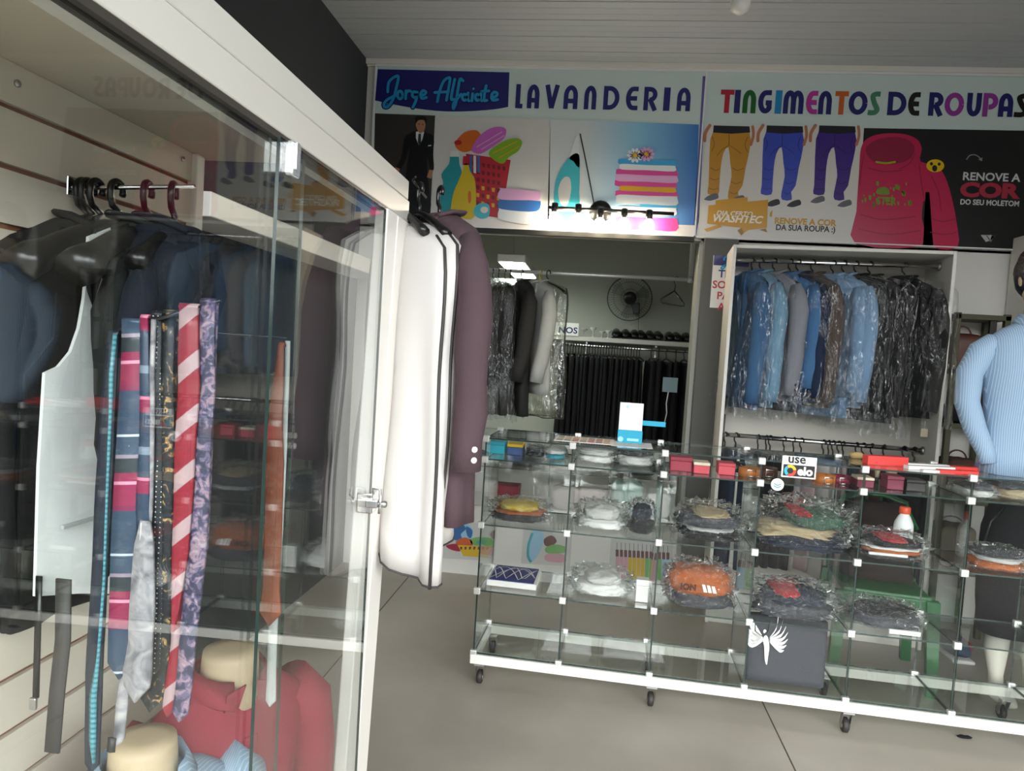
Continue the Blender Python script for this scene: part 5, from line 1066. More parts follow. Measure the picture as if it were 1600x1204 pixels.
# lower rail: hooks and trousers
def pants_obj(M, w, L, mt, seed, fold=0.02, d=0.016):
    m = MB(); R_ = []
    for i in range(10):
        q = i / 9; ring = []
        for j in range(22):
            a = 2 * PI * j / 22; c_, s_ = math.cos(a), math.sin(a); f = 0.006 * math.sin(a * 3 + seed + q * 3) + 0.004 * nz(seed, q * 4, a)
            ring.append((w * math.copysign(abs(c_) ** 0.7, c_) * (1 - 0.06 * q), d * math.copysign(abs(s_) ** 0.6, s_) * (1 + 0.3 * q) + f, -0.11 - L * q))
        R_.append(ring)
    return m.loft(R_).xf(M)
HK = [1133, 1150, 1185, 1198, 1204, 1226, 1241, 1253, 1288, 1296, 1303, 1312, 1319, 1340, 1351, 1364, 1383, 1415, 1436]
TC = [(NVY, 'navy'), (NVY, 'navy'), (BLKF, 'black'), (BLKF, 'black'), (BLKF, 'black'), (BLKF, 'black'), (fabric('greige', '#9a9590'), 'greige'), (fabric('dusty_pink', '#b09a98'), 'dusty pink'), (WHC, 'off white'), (GREYC, 'pale grey'), (fabric('rose', '#a08284'), 'rose'), (BLKF, 'black'), (BLKF, 'black'), (BROWN, 'brown'), (BROWN, 'brown'), (BLKF, 'black'), (BLKF, 'black'), (BLKF, 'black'), (BLKF, 'black')]
WHERE = {'navy': 'navy trousers behind the wardrobe divider on the lower rail', 'black': 'black trousers on the lower wardrobe rail', 'greige': 'greige trousers hanging beside the black ones on the lower rail', 'dusty pink': 'dusty pink trousers between greige and white ones on the lower rail', 'off white': 'off white trousers on the lower wardrobe rail', 'pale grey': 'pale grey trousers on the lower wardrobe rail', 'rose': 'rose coloured trousers on the lower wardrobe rail', 'brown': 'dark brown trousers on the lower wardrobe rail'}
for i, (x, (mt, cn)) in enumerate(zip(HK, TC)):
    q = ws(x, 688, rv); pt = MW @ Vector((min(max(q.x, 0.05), WW - 0.06), rv, z2 + 0.014)); yaw = math.radians(-75 + 14 * math.sin(i * 1.9))
    tag(pants_obj(M4(pt, yaw), 0.13, 0.66 if cn in ('navy', 'rose', 'off white', 'pale grey') else 0.62, mt, i).obj('trousers', mt), WHERE[cn], 'trousers', cn + ' trousers on the lower rail')
    add_hanger(M4(pt, yaw), 'black hooked trouser hanger on the lower chrome wardrobe rail', 'trouser hangers on the lower wardrobe rail', hw=0.12, drop=0.03, thick=0.006, bulb=0.008)

# paper notice on the dark pillar
a, b_ = atY(1112, 440, D - 0.055), atY(1145, 440, D - 0.055); zt, zb = atY(1125, 399, D - 0.055).z, atY(1125, 481, D - 0.055).z
t = thing('paper_notice', 'white paper notice with a blue corner logo taped to the dark pillar', 'notice', (a.x, D - 0.055, zb))
y0 = D - 0.053; X1 = a.x + 0.21
MB().box(a.x, X1, y0, y0 + 0.002, zb, zt).obj('sheet', mat('paper_white', '#d9d8da', 0.6), t)
m = MB(); m.poly([(a.x + 0.003, y0 - 0.0006, zt), (X1, y0 - 0.0006, zt), (X1, y0 - 0.0006, zt - 0.062), (a.x + 0.003, y0 - 0.0006, zt - 0.058)]); m.obj('logo_field', IC[1], t)
m = MB()
for qd in ribbon(smooth_line([(a.x + 0.062, zt - 0.028), (a.x + 0.066, zt - 0.01), (a.x + 0.082, zt - 0.008), (a.x + 0.078, zt - 0.05), (a.x + 0.06, zt - 0.078), (a.x + 0.05, zt - 0.07), (a.x + 0.085, zt - 0.045)]), 0.010): m.poly([(p_.x, y0 - 0.0012, p_.y) for p_ in qd])
m.obj('logo_script', IC[2], t)
m = MB()
for k, (tx, c_, xx) in enumerate((('TI', 0, 0.024), ('SO', 1, -0.006), ('PA', 1, 0.024), ('A', 1, 0.034))): text_mesh(m, tx, Vector((a.x + 0.012 + xx, y0 - 0.0006, zt - 0.128 - 0.065 * k)), 0.062, mi=c_, weight=0.0015)
m.obj('notice_lettering', [IC[1], mat('notice_red', '#b03240', 0.5)], t)

# ================================================================ RIGHT OF THE WARDROBE
OLV = mat('olive_paint', '#3a3a1e', 0.5)
bk = thing('shelf_rack', 'olive green framed shelf rack behind the headed mannequin', 'shelf rack', (2.1, 4.2, 0))
X0, X1 = 1.95, 2.235; YB0, YB1 = 4.18, 4.42
for x in (X0, X1 - 0.03):
    for y in (YB0, YB1 - 0.03): MB().rbox(x, x + 0.03, y, y + 0.03, 0, 1.81, 0.002).obj('post', OLV, bk)
for z in (1.775, 1.47, 1.17, 0.75, 0.35): MB().rbox(X0, X1, YB0, YB1, z, z + 0.028, 0.002).obj('shelf_board', OLV, bk)
MB().rbox(X0 + 0.185, X0 + 0.22, YB0 + 0.01, YB0 + 0.03, 1.20, 1.775, 0.002).obj('inner_post', mat('olive_dark', '#1d1e14', 0.6), bk)
def bag(label, x0, x1, y0, y1, z0, z1, mt, name='leather_bag', cat='bag'):
    t = thing(name, label, cat, ((x0 + x1) / 2, (y0 + y1) / 2, z0))
    MB().blob(((x0 + x1) / 2, (y0 + y1) / 2, z0), (x1 - x0, y1 - y0, z1 - z0), 0.4, 0.06, 4, z0 * 9).obj('bag_body', mt, t)
    xc = (x0 + x1) / 2; MB().tube([(xc + (x1 - x0) * 0.3 * math.cos(a), (y0 + y1) / 2, z1 - 0.01 + 0.05 * math.sin(a)) for a in [PI * i / 10 for i in range(11)]], 0.005, 6).obj('handle', mt, t)
bag('reddish brown leather bag on the second board of the olive rack', 1.965, 2.12, 4.20, 4.38, 1.5, 1.70, mat('red_brown', '#4c2a1c', 0.5))
bag('black bag on the third board of the olive rack', 1.965, 2.15, 4.2, 4.38, 1.20, 1.30, BLKF, 'fabric_bag')
bag('dark brown suede bag on the fourth board of the olive rack', 1.99, 2.16, 4.2, 4.38, 0.78, 1.00, mat('suede', '#4a3228', 0.9), 'suede_bag')
bag('taupe leather bag on the lowest board of the olive rack', 1.965, 2.19, 4.19, 4.40, 0.38, 0.62, mat('taupe', '#7d7466', 0.6), 'taupe_bag')
cab = thing('tall_cabinet', 'tall white cabinet behind the head of the mannequin bust', 'cabinet', (2.5, 4.1, 0))
MB().rbox(2.325, 2.36, 3.95, 4.42, 0, 2.265, 0.003).obj('side_panel', LACQ, cab); MB().rbox(2.36, 2.9, 3.95, 4.42, 2.245, 2.265, 0.003).obj('top_panel', LACQ, cab); MB().rbox(2.36, 2.9, 4.40, 4.42, 0, 2.245, 0.003).obj('back_panel', LACQ, cab); MB().rbox(2.87, 2.9, 3.95, 4.40, 0, 2.245, 0.003).obj('side_panel', LACQ, cab)
MB().rbox(2.36, 2.87, 3.97, 4.40, 1.2, 1.22, 0.003).obj('shelf_board', LACQ, cab)
X1 = 2.2
# sneaker
q = atZ(1487, 1022, 0.0); t = thing('sneaker', 'blue and red sneaker on the floor behind the case', 'shoe', q)
MB().blob((q.x, q.y, 0.018), (0.11, 0.25, 0.09), 0.7, 0.12, 4, 2).obj('upper', mat('sneaker_blue', '#2f4256', 0.7), t); MB().rbox(q.x - 0.055, q.x + 0.055, q.y - 0.13, q.y + 0.13, 0.0, 0.02, 0.01).obj('sole', WHC, t); MB().rbox(q.x + 0.02, q.x + 0.05, q.y - 0.10, q.y + 0.06, 0.06, 0.10, 0.01).obj('red_flash', REDC, t)
# legs mannequin in black trousers behind the case
q = atZ(1556, 1088, 0.0); Mx = Matrix.Translation((q.x + 0.07, q.y, 0))
t = thing('legs_mannequin', 'white legs mannequin in loose black trousers standing behind the case', 'mannequin', (q.x + 0.07, q.y, 0))
for sgn in (-1, 1):
    MB().tube([(sgn * 0.075, 0.0, 0.03), (sgn * 0.075, 0.01, 0.10), (sgn * 0.078, 0.02, 0.22), (sgn * 0.08, 0.0, 0.42)], [(0.034, 0.032), (0.03, 0.03), (0.045, 0.05), (0.05, 0.05)], 14).xf(Mx).obj('leg', mat('mannequin_white', '#c9c5b8', 0.4), t)
    MB().blob((sgn * 0.078, -0.05, 0.0), (0.075, 0.20, 0.055), 0.8, 0.05, 3, 1).xf(Mx).obj('foot', mat('mannequin_white', '#c9c5b8', 0.4), t)
m = MB(); R_ = []
for z, a, b_ in ((0.30, 0.175, 0.10), (0.45, 0.19, 0.11), (0.62, 0.20, 0.125), (0.78, 0.19, 0.125), (0.90, 0.165, 0.115), (0.975, 0.135, 0.10)): R_.append([(a * math.copysign(abs(math.cos(th)) ** 0.8, math.cos(th)) + 0.008 * nz(th, z * 5, 1), b_ * math.sin(th) + 0.008 * nz(th * 2, z * 6, 4), z) for th in [2 * PI * k / 26 for k in range(26)]])
m.loft(R_).xf(Mx).obj('trousers', BLKF, t)
MB().tube([(-0.13, -0.06, 0.90), (-0.20, -0.07, 0.82), (-0.225, -0.08, 0.72)], 0.004, 6).xf(Mx).obj('cord', BLK, t)
MB().rbox(-0.235, -0.21, -0.085, -0.08, 0.66, 0.72, 0.001).xf(Mx).obj('price_tag', WLB, t)

# ---------------------------------------------------------------- green plastic chair with a brown coat
GP = mat('green_plastic', '#16562a', 0.35)
cq = Vector((1.43, 3.60, 0)); MCh = Matrix.Translation(cq) @ Matrix.Rotation(math.radians(-8), 4, 'Z')
t = thing('plastic_chair', 'green plastic chair behind the case with a brown coat on its back', 'chair', cq)
sw_, sd = 0.19, 0.19
MB().rbox(-sw_, sw_, -sd, sd, 0.42, 0.445, 0.012).xf(MCh).obj('seat', GP, t)
MB().rbox(-sw_, sw_, -sd - 0.004, -sd + 0.012, 0.36, 0.43, 0.006).xf(MCh).obj('seat_apron', GP, t)
for sx_ in (-1, 1):
    for sy in (-1, 1):
        MB().loft([[(sx_ * (sw_ + 0.02 * k) + a * (0.022 + 0.006 * (1 - k)), sy * (sd + 0.02 * k) + b2 * 0.02, 0.43 * (1 - k)) for a, b2 in ((-1, -1), (1, -1), (1, 1), (-1, 1))] for k in (0, 0.5, 1)], smooth=False).xf(MCh).obj('leg', GP, t)
    MB().tube([(sx_ * sw_, 0.17, 0.44), (sx_ * (sw_ + 0.005), 0.19, 0.62), (sx_ * 0.15, 0.205, 0.80), (0, 0.21, 0.855)], [(0.018, 0.014)] * 4, 8).xf(MCh).obj('back_frame', GP, t)
for k in range(4): MB().tube([(-0.11 + 0.073 * k, 0.18, 0.445), (-0.10 + 0.067 * k, 0.20, 0.82)], [(0.012, 0.007)] * 2, 6).xf(MCh).obj('back_slat', GP, t)
MB().tube([(-0.19, -0.20 + 0.37, 0.80 - 0.14), (-0.15, 0.185, 0.79), (-0.06, 0.18, 0.835), (0.04, 0.18, 0.835), (0.14, 0.185, 0.80), (0.20, 0.17, 0.68)], [(0.028, 0.012)] * 6, 8).xf(MCh).obj('top_rail', GP, t)
m = MB(); R_ = []
for i in range(9):
    q_ = i / 8; z = 0.805 - 0.35 * q_; R_.append([((0.135 + 0.03 * q_) * math.copysign(abs(math.cos(a)) ** 0.6, math.cos(a)) + 0.006 * nz(a, q_ * 4, 3), 0.135 - 0.10 * q_ + (0.028 + 0.05 * q_) * math.copysign(abs(math.sin(a)) ** 0.7, math.sin(a)) + 0.007 * nz(a * 2, q_ * 5, 8), z) for a in [2 * PI * k / 26 for k in range(26)]])
tag(m.loft(R_).xf(MCh).obj('folded_coat', fabric('coat_brown', '#241a17')), 'dark brown coat draped over the back of the green chair', 'coat')

# ================================================================ SERVICE OPENING
KW = D - 0.002
ct = thing('counter_showcase', 'glass counter with a white top on the low wall of the opening', 'display counter', (-0.2, D, 0.44))
MB().rbox(-1.0, 0.545, D - 0.015, D + 0.45, 0.44, 0.452, 0.002).obj('bottom_board', LACQ, ct)
MB().pane(-1.0, 0.545, D - 0.015, D + 0.45, 0.895, 0.902).obj('top_pane', [GLASS, EDGE], ct)
MB().pane(-1.0, 0.545, D - 0.014, D - 0.009, 0.452, 0.895).obj('front_pane', [GLASS, EDGE], ct)
MB().rbox(-1.0, 0.545, D + 0.44, D + 0.45, 0.452, 0.895, 0.002).obj('back_board', mat('counter_back', '#b9b6b0', 0.6), ct)
MB().pane(-1.0, 0.545, D + 0.0, D + 0.42, 0.70, 0.706).obj('glass_shelf', [GLASS, EDGE], ct)
for x in (-0.62, -0.24, 0.14): MB().pane(x - 0.003, x + 0.003, D, D + 0.42, 0.452, 0.893).obj('divider_pane', [GLASS, EDGE], ct)
MB().rbox(-1.004, -0.99, D - 0.016, D + 0.45, 0.44, 0.905, 0.002).obj('end_frame', BLK, ct)
def lump(label, x0, x1, z0, z1, mt, name='folded_cloth', cat='clothes', y=D + 0.16, dep=0.24, seed=1):
    return tag(MB().blob(((x0 + x1) / 2, y, z0), (x1 - x0, dep, z1 - z0), 0.45, 0.10, 4, seed).obj(name, mt), label, cat)
lump('dark red cloth at the end of the glass counter', -0.98, -0.75, 0.452, 0.62, REDC, seed=2)
lump('white lace cloth in front of the dark red cloth in the counter', -0.96, -0.76, 0.452, 0.48, WHC, y=D + 0.05, dep=0.1, seed=3)
t = thing('maroon_box', 'maroon gift box in the glass counter', 'box', (-0.52, D + 0.1, 0.452)); MB().rbox(-0.59, -0.43, D + 0.03, D + 0.17, 0.452, 0.555, 0.003).obj('box_body', MAG, t); MB().rbox(-0.592, -0.428, D + 0.028, D + 0.172, 0.555, 0.585, 0.003).obj('lid', MAG, t)
lump('pink and white folded fabric in the middle of the glass counter', -0.22, 0.12, 0.452, 0.60, fabric('blush', '#c7b3ae'), seed=4)
lump('white folded shirts on the upper glass shelf of the counter', -0.22, 0.10, 0.709, 0.80, WHC, seed=5)
lump('mint green folded cloth beside the blush fabric in the counter', 0.16, 0.36, 0.452, 0.66, fabric('mint', '#a9c4bb'), seed=6)
lump('white folded cloth at the pillar end of the counter', 0.38, 0.53, 0.452, 0.62, WHC, seed=7)
lump('dark teal folded cloth on the upper glass shelf of the counter', 0.16, 0.42, 0.709, 0.82, fabric('deep_teal', '#24373b'), seed=8)
lump('black folded cloth on the upper glass shelf near the jacket cuff', -0.95, -0.66, 0.709, 0.78, BLKF, seed=9)
lump('grey folded cloth on the upper glass shelf behind the first case column', -0.58, -0.28, 0.709, 0.79, DGREY, seed=10)
# posters on the low wall
def wq(x, y, k=0): p_ = atY(x, y, D - 0.004); return (p_.x, D - 0.004 - 0.0006 * k, p_.z)
def poster(label, cor, draw, mts):
    m = MB(); m.poly([wq(x, y) for x, y in cor], 0, 0.003, (0, 1, 0)); draw(m); return tag(m.obj('wall_poster', mts), label, 'poster')
def wp(m, pts, k, mi): m.poly([wq(x, y, k) for x, y in pts], mi)
PP = [flat('wp_white', '#b9b8b4'), flat('wp_blue', '#2a5f92'), flat('wp_sky', '#8fb6cc'), flat('wp_red', '#8f2038'), flat('wp_yellow', '#c2a32a'), flat('wp_orange', '#b8552a'), flat('wp_green', '#6fa05a'), flat('wp_pink', '#bf8f98'), flat('wp_teal', '#3e8f98'), flat('wp_brown', '#5a3028')]
def d1(m):
    wp(m, disc(722, 832, 18, 16, 24), 1, 2); wp(m, smooth_line([(705, 832), (712, 820), (722, 818), (728, 826), (720, 834), (722, 842), (710, 843)], 3, True), 2, 1); wp(m, smooth_line([(728, 822), (738, 828), (736, 840), (730, 836)], 3, True), 2, 1)
    wp(m, smooth_line([(697, 852), (712, 849), (722, 855), (718, 861), (704, 858)], 3, True), 3, 3); wp(m, smooth_line([(712, 846), (726, 839), (738, 845), (736, 853), (718, 852)], 3, True), 3, 5); wp(m, smooth_line([(735, 842), (752, 838), (768, 842), (766, 852), (740, 851)], 3, True), 3, 6); wp(m, smooth_line([(745, 845), (758, 841), (762, 848), (748, 850)], 3, True), 4, 8)
    wp(m, [(715, 851), (770, 853), (763, 871), (724, 868)], 5, 4)
    for k in range(7): wp(m, [(719 + 7 * k, 853.5), (722.5 + 7 * k, 853.7), (722 + 6.7 * k, 858), (719.5 + 6.7 * k, 857.8)], 6, 9)
poster('white poster of a globe over a yellow laundry basket on the low wall', [(694, 814), (777, 818), (772, 876), (690, 872)], d1, PP)
def d2(m):
    wp(m, smooth_line([(832, 830), (842, 826), (850, 836), (848, 850), (840, 868), (828, 878), (826, 860), (828, 842)], 3, True), 1, 2); sstr = ribbon(smooth_line([(832, 832), (826, 850), (825, 868), (830, 878)]), 4)
    for qd in sstr: wp(m, [(v.x, v.y) for v in qd], 2, 8)
    wp(m, smooth_line([(850, 842), (862, 836), (870, 845), (862, 852), (852, 852)], 3, True), 2, 9); wp(m, smooth_line([(852, 856), (866, 850), (884, 854), (882, 863), (856, 864)], 3, True), 3, 6); wp(m, smooth_line([(852, 866), (870, 864), (884, 868), (882, 878), (854, 876)], 3, True), 3, 7)
poster('white poster of a detergent bottle and folded towels on the low wall', [(818, 822), (888, 826), (884, 884), (814, 880)], d2, PP)
def d3(m):
    for k, c_ in enumerate((7, 7, 7, 4, 4, 4, 4, 6, 6, 6, 6, 2, 2)):
        x = 962 + 6.6 * k; wp(m, [(x, 869 + 0.4 * k), (x + 6, 869.3 + 0.4 * k), (x + 5, 903 + 0.3 * k), (x - 1, 902.5 + 0.3 * k)], 1, c_); wp(m, [(x, 858 + 0.4 * k), (x + 4.6, 858.2 + 0.4 * k), (x + 4.8, 869 + 0.4 * k), (x, 869 + 0.4 * k)], 2, 9)
        for qd in ribbon([(x + 2, 847 + 0.4 * k), (x + 2, 859 + 0.4 * k)], 0.8): wp(m, [(v.x, v.y) for v in qd], 2, 9)
poster('white poster of pastel shirts on wooden hangers on the low wall', [(955, 838), (1052, 843), (1048, 908), (950, 903)], d3, PP)

# rail hanging in the opening
ry = 5.0; ra, rb = atY(728, 416, ry), atY(1080, 437, ry); rz = rb.z
t = thing('hanging_rail', 'chrome hanging rail suspended in the service opening', 'rail', (0, ry, rz))
RAILW = mat('rail_satin', '#d9d9d4', 0.3, 0.55)
MB().tube([(-1.05, ry, rz), (rb.x + 0.01, ry, rz)], 0.0135, 12).obj('rail_tube', RAILW, t)
for x in (-1.02, rb.x - 0.005):
    dr = MB().tube([(x, ry, rz), (x, ry, 3.05)], 0.017, 12).obj('drop_tube', RAILW, t)
MB().lathe([(0, -0.024), (0.02, -0.02), (0.024, 0), (0.02, 0.02), (0, 0.024)], (rb.x - 0.005, ry, rz), 16).obj('corner_joint', RAILW, t)
CHAR = fabric('charcoal', '#2b2a29')
DK = [(747, BLKF, 'black suit in shiny film, first on the rail in the opening'), (757, BLKF, 'black suit in shiny film, second on the rail in the opening'), (771, BLKF, 'black suit in shiny film, third on the rail in the opening'), (780, BLKF, 'black suit in shiny film, fourth on the rail in the opening'), (790, BLKF, 'black suit in shiny film, fifth on the rail in the opening'), (798, BLKF, 'black suit in shiny film next to the charcoal suit in the opening')]
for i, (x, mt, lab) in enumerate(DK):
    q = atY(x, 422, ry); pt = (q.x, ry, rz + 0.014); yw = math.radians(-80 + 4 * math.sin(i * 2))
    jacket(pt, yw, lab, mt, L=0.88, hw=0.19, d=0.026, seed=i * 2.1 + 20, sleeve=0.60, cover=0.04, name='dark_suit', cat='suit', lapel=False, group='black suits on the rail in the opening')
    add_hanger(M4(pt, yw), 'black hanger of the ' + lab.replace(' in shiny film', ''), 'hangers on the opening rail', hw=0.16, thick=0.008, bulb=0.012)
q = atY(816, 424, ry); pt = (q.x, ry, rz + 0.014); jacket(pt, math.radians(-62), 'charcoal suit without film beside the pale garment bag in the opening', CHAR, L=0.88, hw=0.19, d=0.04, seed=31, sleeve=0.62, name='dark_suit', cat='suit'); add_hanger(M4(pt, math.radians(-62)), 'black hanger of the charcoal suit in the opening', hw=0.16, thick=0.008, bulb=0.012)
LGREY = fabric('silver_grey', '#a8a9a4')
q = atY(845, 428, ry - 0.0); pt = (q.x, ry, rz + 0.014); jacket(pt, math.radians(-60), 'silver grey suit jacket beside the clear garment bag in the opening', LGREY, L=0.72, hw=0.19, d=0.05, seed=33, sleeve=0.62)
add_hanger(M4(pt, math.radians(-60)), 'yellow hooked hanger of the silver grey jacket in the opening', mt=mat('yellow_hanger', '#c8a928', 0.4), hw=0.16, thick=0.008, bulb=0.012)
CLB = glassy('clear_vinyl', (0.82, 0.83, 0.78), 0.15, (20, 1.0, (1, 1, 0.4)), 1.45, 0.12)
q = atY(853, 428, ry); pt = Vector((q.x + 0.02, ry - 0.02, rz + 0.014)); garment_bag(pt, math.radians(-35), 'clear vinyl garment bag with black piping on the rail in the opening', 7.7, 0.18, -1.02, 0.0, CLB, 0.07)
add_hanger(M4(pt, math.radians(-35)), 'black hanger inside the clear vinyl garment bag', hw=0.16, thick=0.008, bulb=0.012)
# lone wire hanger
q = atY(1058, 434, ry); t = thing('coat_hanger', 'lone black open triangle hanger near the end of the rail', 'hanger', (q.x, ry, rz - 0.2))
M = M4((q.x, ry, rz + 0.014), math.radians(-12), 0.12)
m = MB(); m.tube([(0.016 * math.cos(a), 0, -0.016 + 0.016 * math.sin(a)) for a in [math.radians(d) for d in range(-30, 181, 21)]] + [(-0.016, 0, -0.03), (0, 0, -0.06), (0, 0, -0.10)], 0.004, 7); m.xf(M).obj('hook', BLK, t)
m = MB(); m.tube([(0, 0, -0.095), (0.08, 0, -0.17), (0.082, 0, -0.185), (0.06, 0, -0.19), (-0.06, 0, -0.19), (-0.085, 0, -0.18), (-0.08, 0, -0.165), (0, 0, -0.095)], 0.005, 7); m.xf(M).obj('triangle', BLK, t)

# ================================================================ BACK ROOM
fa = atY(798, 410, 5.15)
t = thing('batten_light', 'white suspended fluorescent batten glowing over the dark suits', 'lamp', (fa.x, 5.6, 2.1))
x0, x1 = atY(777, 405, 5.15).x, atY(821, 405, 5.15).x; zt, zb = atY(798, 397, 5.15).z, atY(798, 409, 5.15).z
MB().rbox(x0, x1, 5.15, 6.2, zb, zt, 0.006).obj('housing', WHITE, t)
MB().rbox(x0 + 0.012, x1 - 0.012, 5.165, 6.185, zb - 0.008, zb, 0.003).obj('diffuser', mat('lit_diffuser', '#fdfff8', 0.4, emit=('#f4fff2', 9)), t)
for y in (5.3, 6.05): MB().tube([(fa.x, y, zt), (fa.x, y, 3.05)], 0.002, 5).obj('suspension_wire', STEEL, t)
# wall fan
RW = 6.75; fc = atY(984, 466, 6.55)
t = thing('wall_fan', 'grey wire wall fan with a dark hub on the rear wall', 'fan', (fc.x, 6.6, fc.z - 0.25))
FG = mat('fan_grey', '#5b5c58', 0.4, 0.4); R0 = 0.202
m = MB()
for rr_, yy in ((R0, 6.55), (R0 * 0.98, 6.57), (R0 * 0.72, 6.515), (R0 * 0.4, 6.50)): m.tube([(fc.x + rr_ * math.cos(2 * PI * k / 40), yy, fc.z + rr_ * math.sin(2 * PI * k / 40)) for k in range(41)], 0.0035 if rr_ > 0.19 else 0.002, 6)
for k in range(48):
    a = 2 * PI * k / 48; m.tube([(fc.x + r_ * R0 * math.cos(a), yy, fc.z + r_ * R0 * math.sin(a)) for r_, yy in ((0.28, 6.497), (0.6, 6.505), (0.9, 6.53), (1.0, 6.55))], 0.0014, 4)
m.obj('wire_guard', FG, t)
MB().lathe([(0, 6.49), (0.05, 6.492), (0.058, 6.50), (0.058, 6.51)], (fc.x, 0, fc.z), 20, axis='y').obj('hub', BLK, t)
for k in range(3):
    a0 = 2 * PI * k / 3 + 0.4; m = MB(); pts = []
    for r_, s_ in ((0.03, 0.25), (0.10, 0.42), (0.17, 0.40), (0.185, 0.0), (0.17, -0.35), (0.10, -0.3), (0.03, -0.25)): pts.append((fc.x + r_ * math.cos(a0 + s_), 6.545 + 0.02 * s_, fc.z + r_ * math.sin(a0 + s_)))
    m.poly(pts, 0, 0.002, (0, 1, 0)); m.obj('blade', mat('blade_smoke', '#8a8d86', 0.3), t)
m = MB(); m.lathe([(0, 6.56), (0.045, 6.56), (0.05, 6.60), (0.04, 6.68), (0.02, 6.69)], (fc.x, 0, fc.z), 18, axis='y'); m.obj('motor', BLK, t)
MB().rbox(fc.x - 0.02, fc.x + 0.10, 6.62, 6.752, fc.z - 0.13, fc.z - 0.03, 0.008).obj('bracket', BLK, t)
MB().tube([(fc.x + 0.09, 6.60, fc.z - 0.10), (fc.x + 0.105, 6.60, fc.z - 0.36)], 0.002, 5).obj('pull_cord', BLK, t)
# shelf
sa, sb = atY(872, 524, 6.45), atY(1095, 534, 6.45); sz = (sa.z + sb.z) / 2
t = thing('wall_shelf', 'white wall shelf of black shoes on the rear wall', 'shelf', (0.3, 6.55, sz - 0.03))
MB().rbox(-0.6, 1.5, 6.45, 6.752, sz - 0.045, sz - 0.003, 0.003).obj('board', LACQ, t)
for x in (-0.1, 0.52, 1.2): MB().rbox(x, x + 0.02, 6.5, 6.752, sz - 0.16, sz - 0.045, 0.002).obj('bracket', STEEL, t)
SHOE = mat('shoe_black', '#0e0d0c', 0.35)
def shoe():
    o = thing('dress_shoe', 'black dress shoe in the row on the rear wall shelf', 'shoe', (0, 0, 0), 'black shoes on the rear shelf')
    m = MB(); R_ = []
    for y, w_, h_ in ((-0.13, 0.018, 0.025), (-0.115, 0.036, 0.045), (-0.06, 0.043, 0.06), (0.0, 0.036, 0.075), (0.06, 0.032, 0.085), (0.11, 0.034, 0.085), (0.13, 0.022, 0.07)): R_.append([(w_ * math.cos(a), y, 0.012 + h_ * 0.5 + h_ * 0.5 * math.copysign(abs(math.sin(a)) ** 0.7, math.sin(a))) for a in [2 * PI * k / 14 for k in range(14)]])
    m.loft(R_).obj('upper', SHOE, o); m = MB(); m.rbox(-0.035, 0.035, 0.05, 0.13, 0, 0.018, 0.004); m.rbox(-0.04, 0.04, -0.125, 0.05, 0.0, 0.012, 0.004); m.obj('sole', mat('sole_black', '#171514', 0.6), o)
    return o
s0 = None
for x in (963, 978, 992, 1002, 1016, 1029, 1047, 1058, 1074, 1085, 1098):
    q = atY(x, 520, 6.58); lc = Vector((q.x, 6.6, sz - 0.003))
    if s0 is None: s0 = shoe(); s0.location = lc
    else: dup(s0, lc)
CLR = mat('acrylic_white', '#c2c4c0', 0.2)
for i, x in enumerate((913, 927, 941, 951)):
    q = atY(x, 515, 6.55); hh = (0.075, 0.09, 0.06, 0.07)[i]; c_ = (q.x, 6.55, sz - 0.003)
    tag(MB().lathe([(0.02, 0), (0.024, 0.002), (0.006, 0.01), (0.005, hh * 0.6), (0.03, hh * 0.85), (0.032, hh)], c_, 16).obj('shoe_stand', CLR), 'small pale acrylic stand beside the black shoes', 'stand', 'acrylic stands on the rear shelf')
a, b_ = atY(836, 510, 6.44), atY(904, 513, 6.44); zt, zb = atY(885, 504, 6.44).z, sz - 0.003
t = thing('department_sign', 'white plate ending in dark blue capitals at the end of the shoe shelf', 'sign', (b_.x, 6.44, zb))
MB().box(a.x, b_.x, 6.436, 6.442, zb, zt).obj('plate', mat('plate_white', '#e6e6e2', 0.35), t)
m = MB(); text_mesh(m, 'NOS', Vector((b_.x - 0.008, 6.4352, zb + 0.022)), 0.075, align='RIGHT', weight=0.002, scale_x=1.12); m.obj('plate_lettering', IC[1], t)
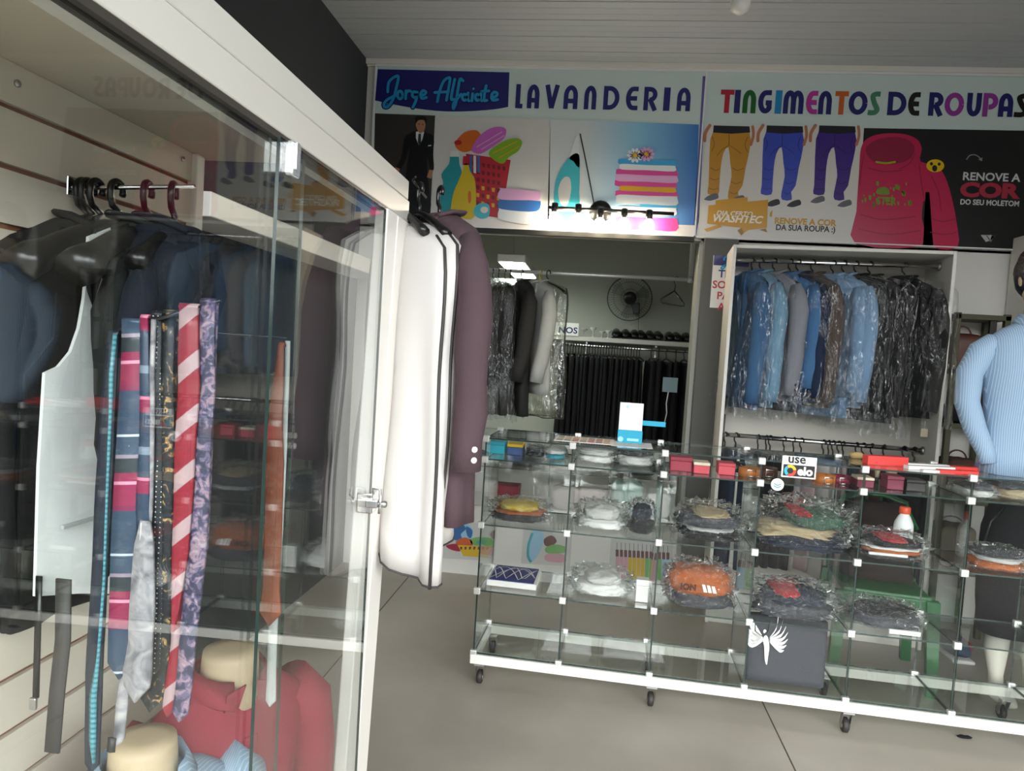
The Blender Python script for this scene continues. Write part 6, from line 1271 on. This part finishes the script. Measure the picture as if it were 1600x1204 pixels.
# rear clothes rail with black trousers
yr = 6.3; q = atY(1000, 545, yr); zr = q.z
t = thing('rear_rail', 'long chrome rail of black trousers under the shoe shelf', 'rail', (0.3, yr, zr))
MB().tube([(-0.65, yr, zr), (1.5, yr, zr)], 0.012, 10).obj('rail_tube', CHROME, t)
for x in (-0.1, 0.53, 1.2): MB().tube([(x, yr, zr), (x, yr + 0.2, zr + 0.02), (x, yr + 0.3, sz - 0.05)], 0.009, 8).obj('rail_bracket', STEEL, t)
px = [878 + 4.35 * i for i in range(29)] + [1018, 1030, 1042, 1057, 1070, 1082, 1092]
pbase = None
for i, x in enumerate(px):
    q = atY(x, 545, yr); pt = Vector((q.x, yr, zr + 0.013)); yaw = math.radians(-86 + 7 * math.sin(i * 2.7))
    w_ = 0.17
    tag(pants_obj(M4(pt, yaw), w_, 0.80 + 0.02 * math.sin(i * 1.3), BLKF, i * 1.9, d=0.019 if i < 29 else 0.03).obj('black_trousers', BLKF), 'black trousers hanging in the long row under the shoe shelf' if i < 29 else 'black trousers spaced apart at the pillar end of the rear rail', 'trousers', 'black trousers in the tight row' if i < 29 else 'black trousers spaced at the pillar end')
    add_hanger(M4(pt, yaw), 'black trouser hanger in the tight row under the shoe shelf' if i < 29 else 'black trouser hanger spaced apart at the pillar end of the rear rail', 'trouser hangers in the tight row' if i < 29 else 'trouser hangers at the pillar end', hw=0.15, drop=0.03, thick=0.007, bulb=0.009, wire=0.004)
a = atY(1047, 601, 6.118); t = thing('garment_tag', 'pale blue card tag with a white cord on the black trousers', 'tag', a)
MB().rbox(a.x - 0.062, a.x + 0.062, a.y - 0.002, a.y + 0.002, a.z - 0.062, a.z + 0.062, 0.001).obj('card', mat('pale_blue_card', '#8fa6b0', 0.5), t)
MB().tube([(a.x - 0.01, a.y, a.z - 0.06), (a.x - 0.02, a.y, a.z - 0.16), (a.x - 0.01, a.y, a.z - 0.24), (a.x - 0.025, a.y, a.z - 0.33)], 0.005, 6).obj('cord', WLB, t)

q = atZ(1507, 1153, 0.0); tag(MB().blob((q.x, q.y, 0.0), (0.055, 0.02, 0.012), 0.9, 0.3, 5, 3).obj('fabric_scrap', BLKF), 'small dark scrap lying on the floor in front of the case', 'scrap')
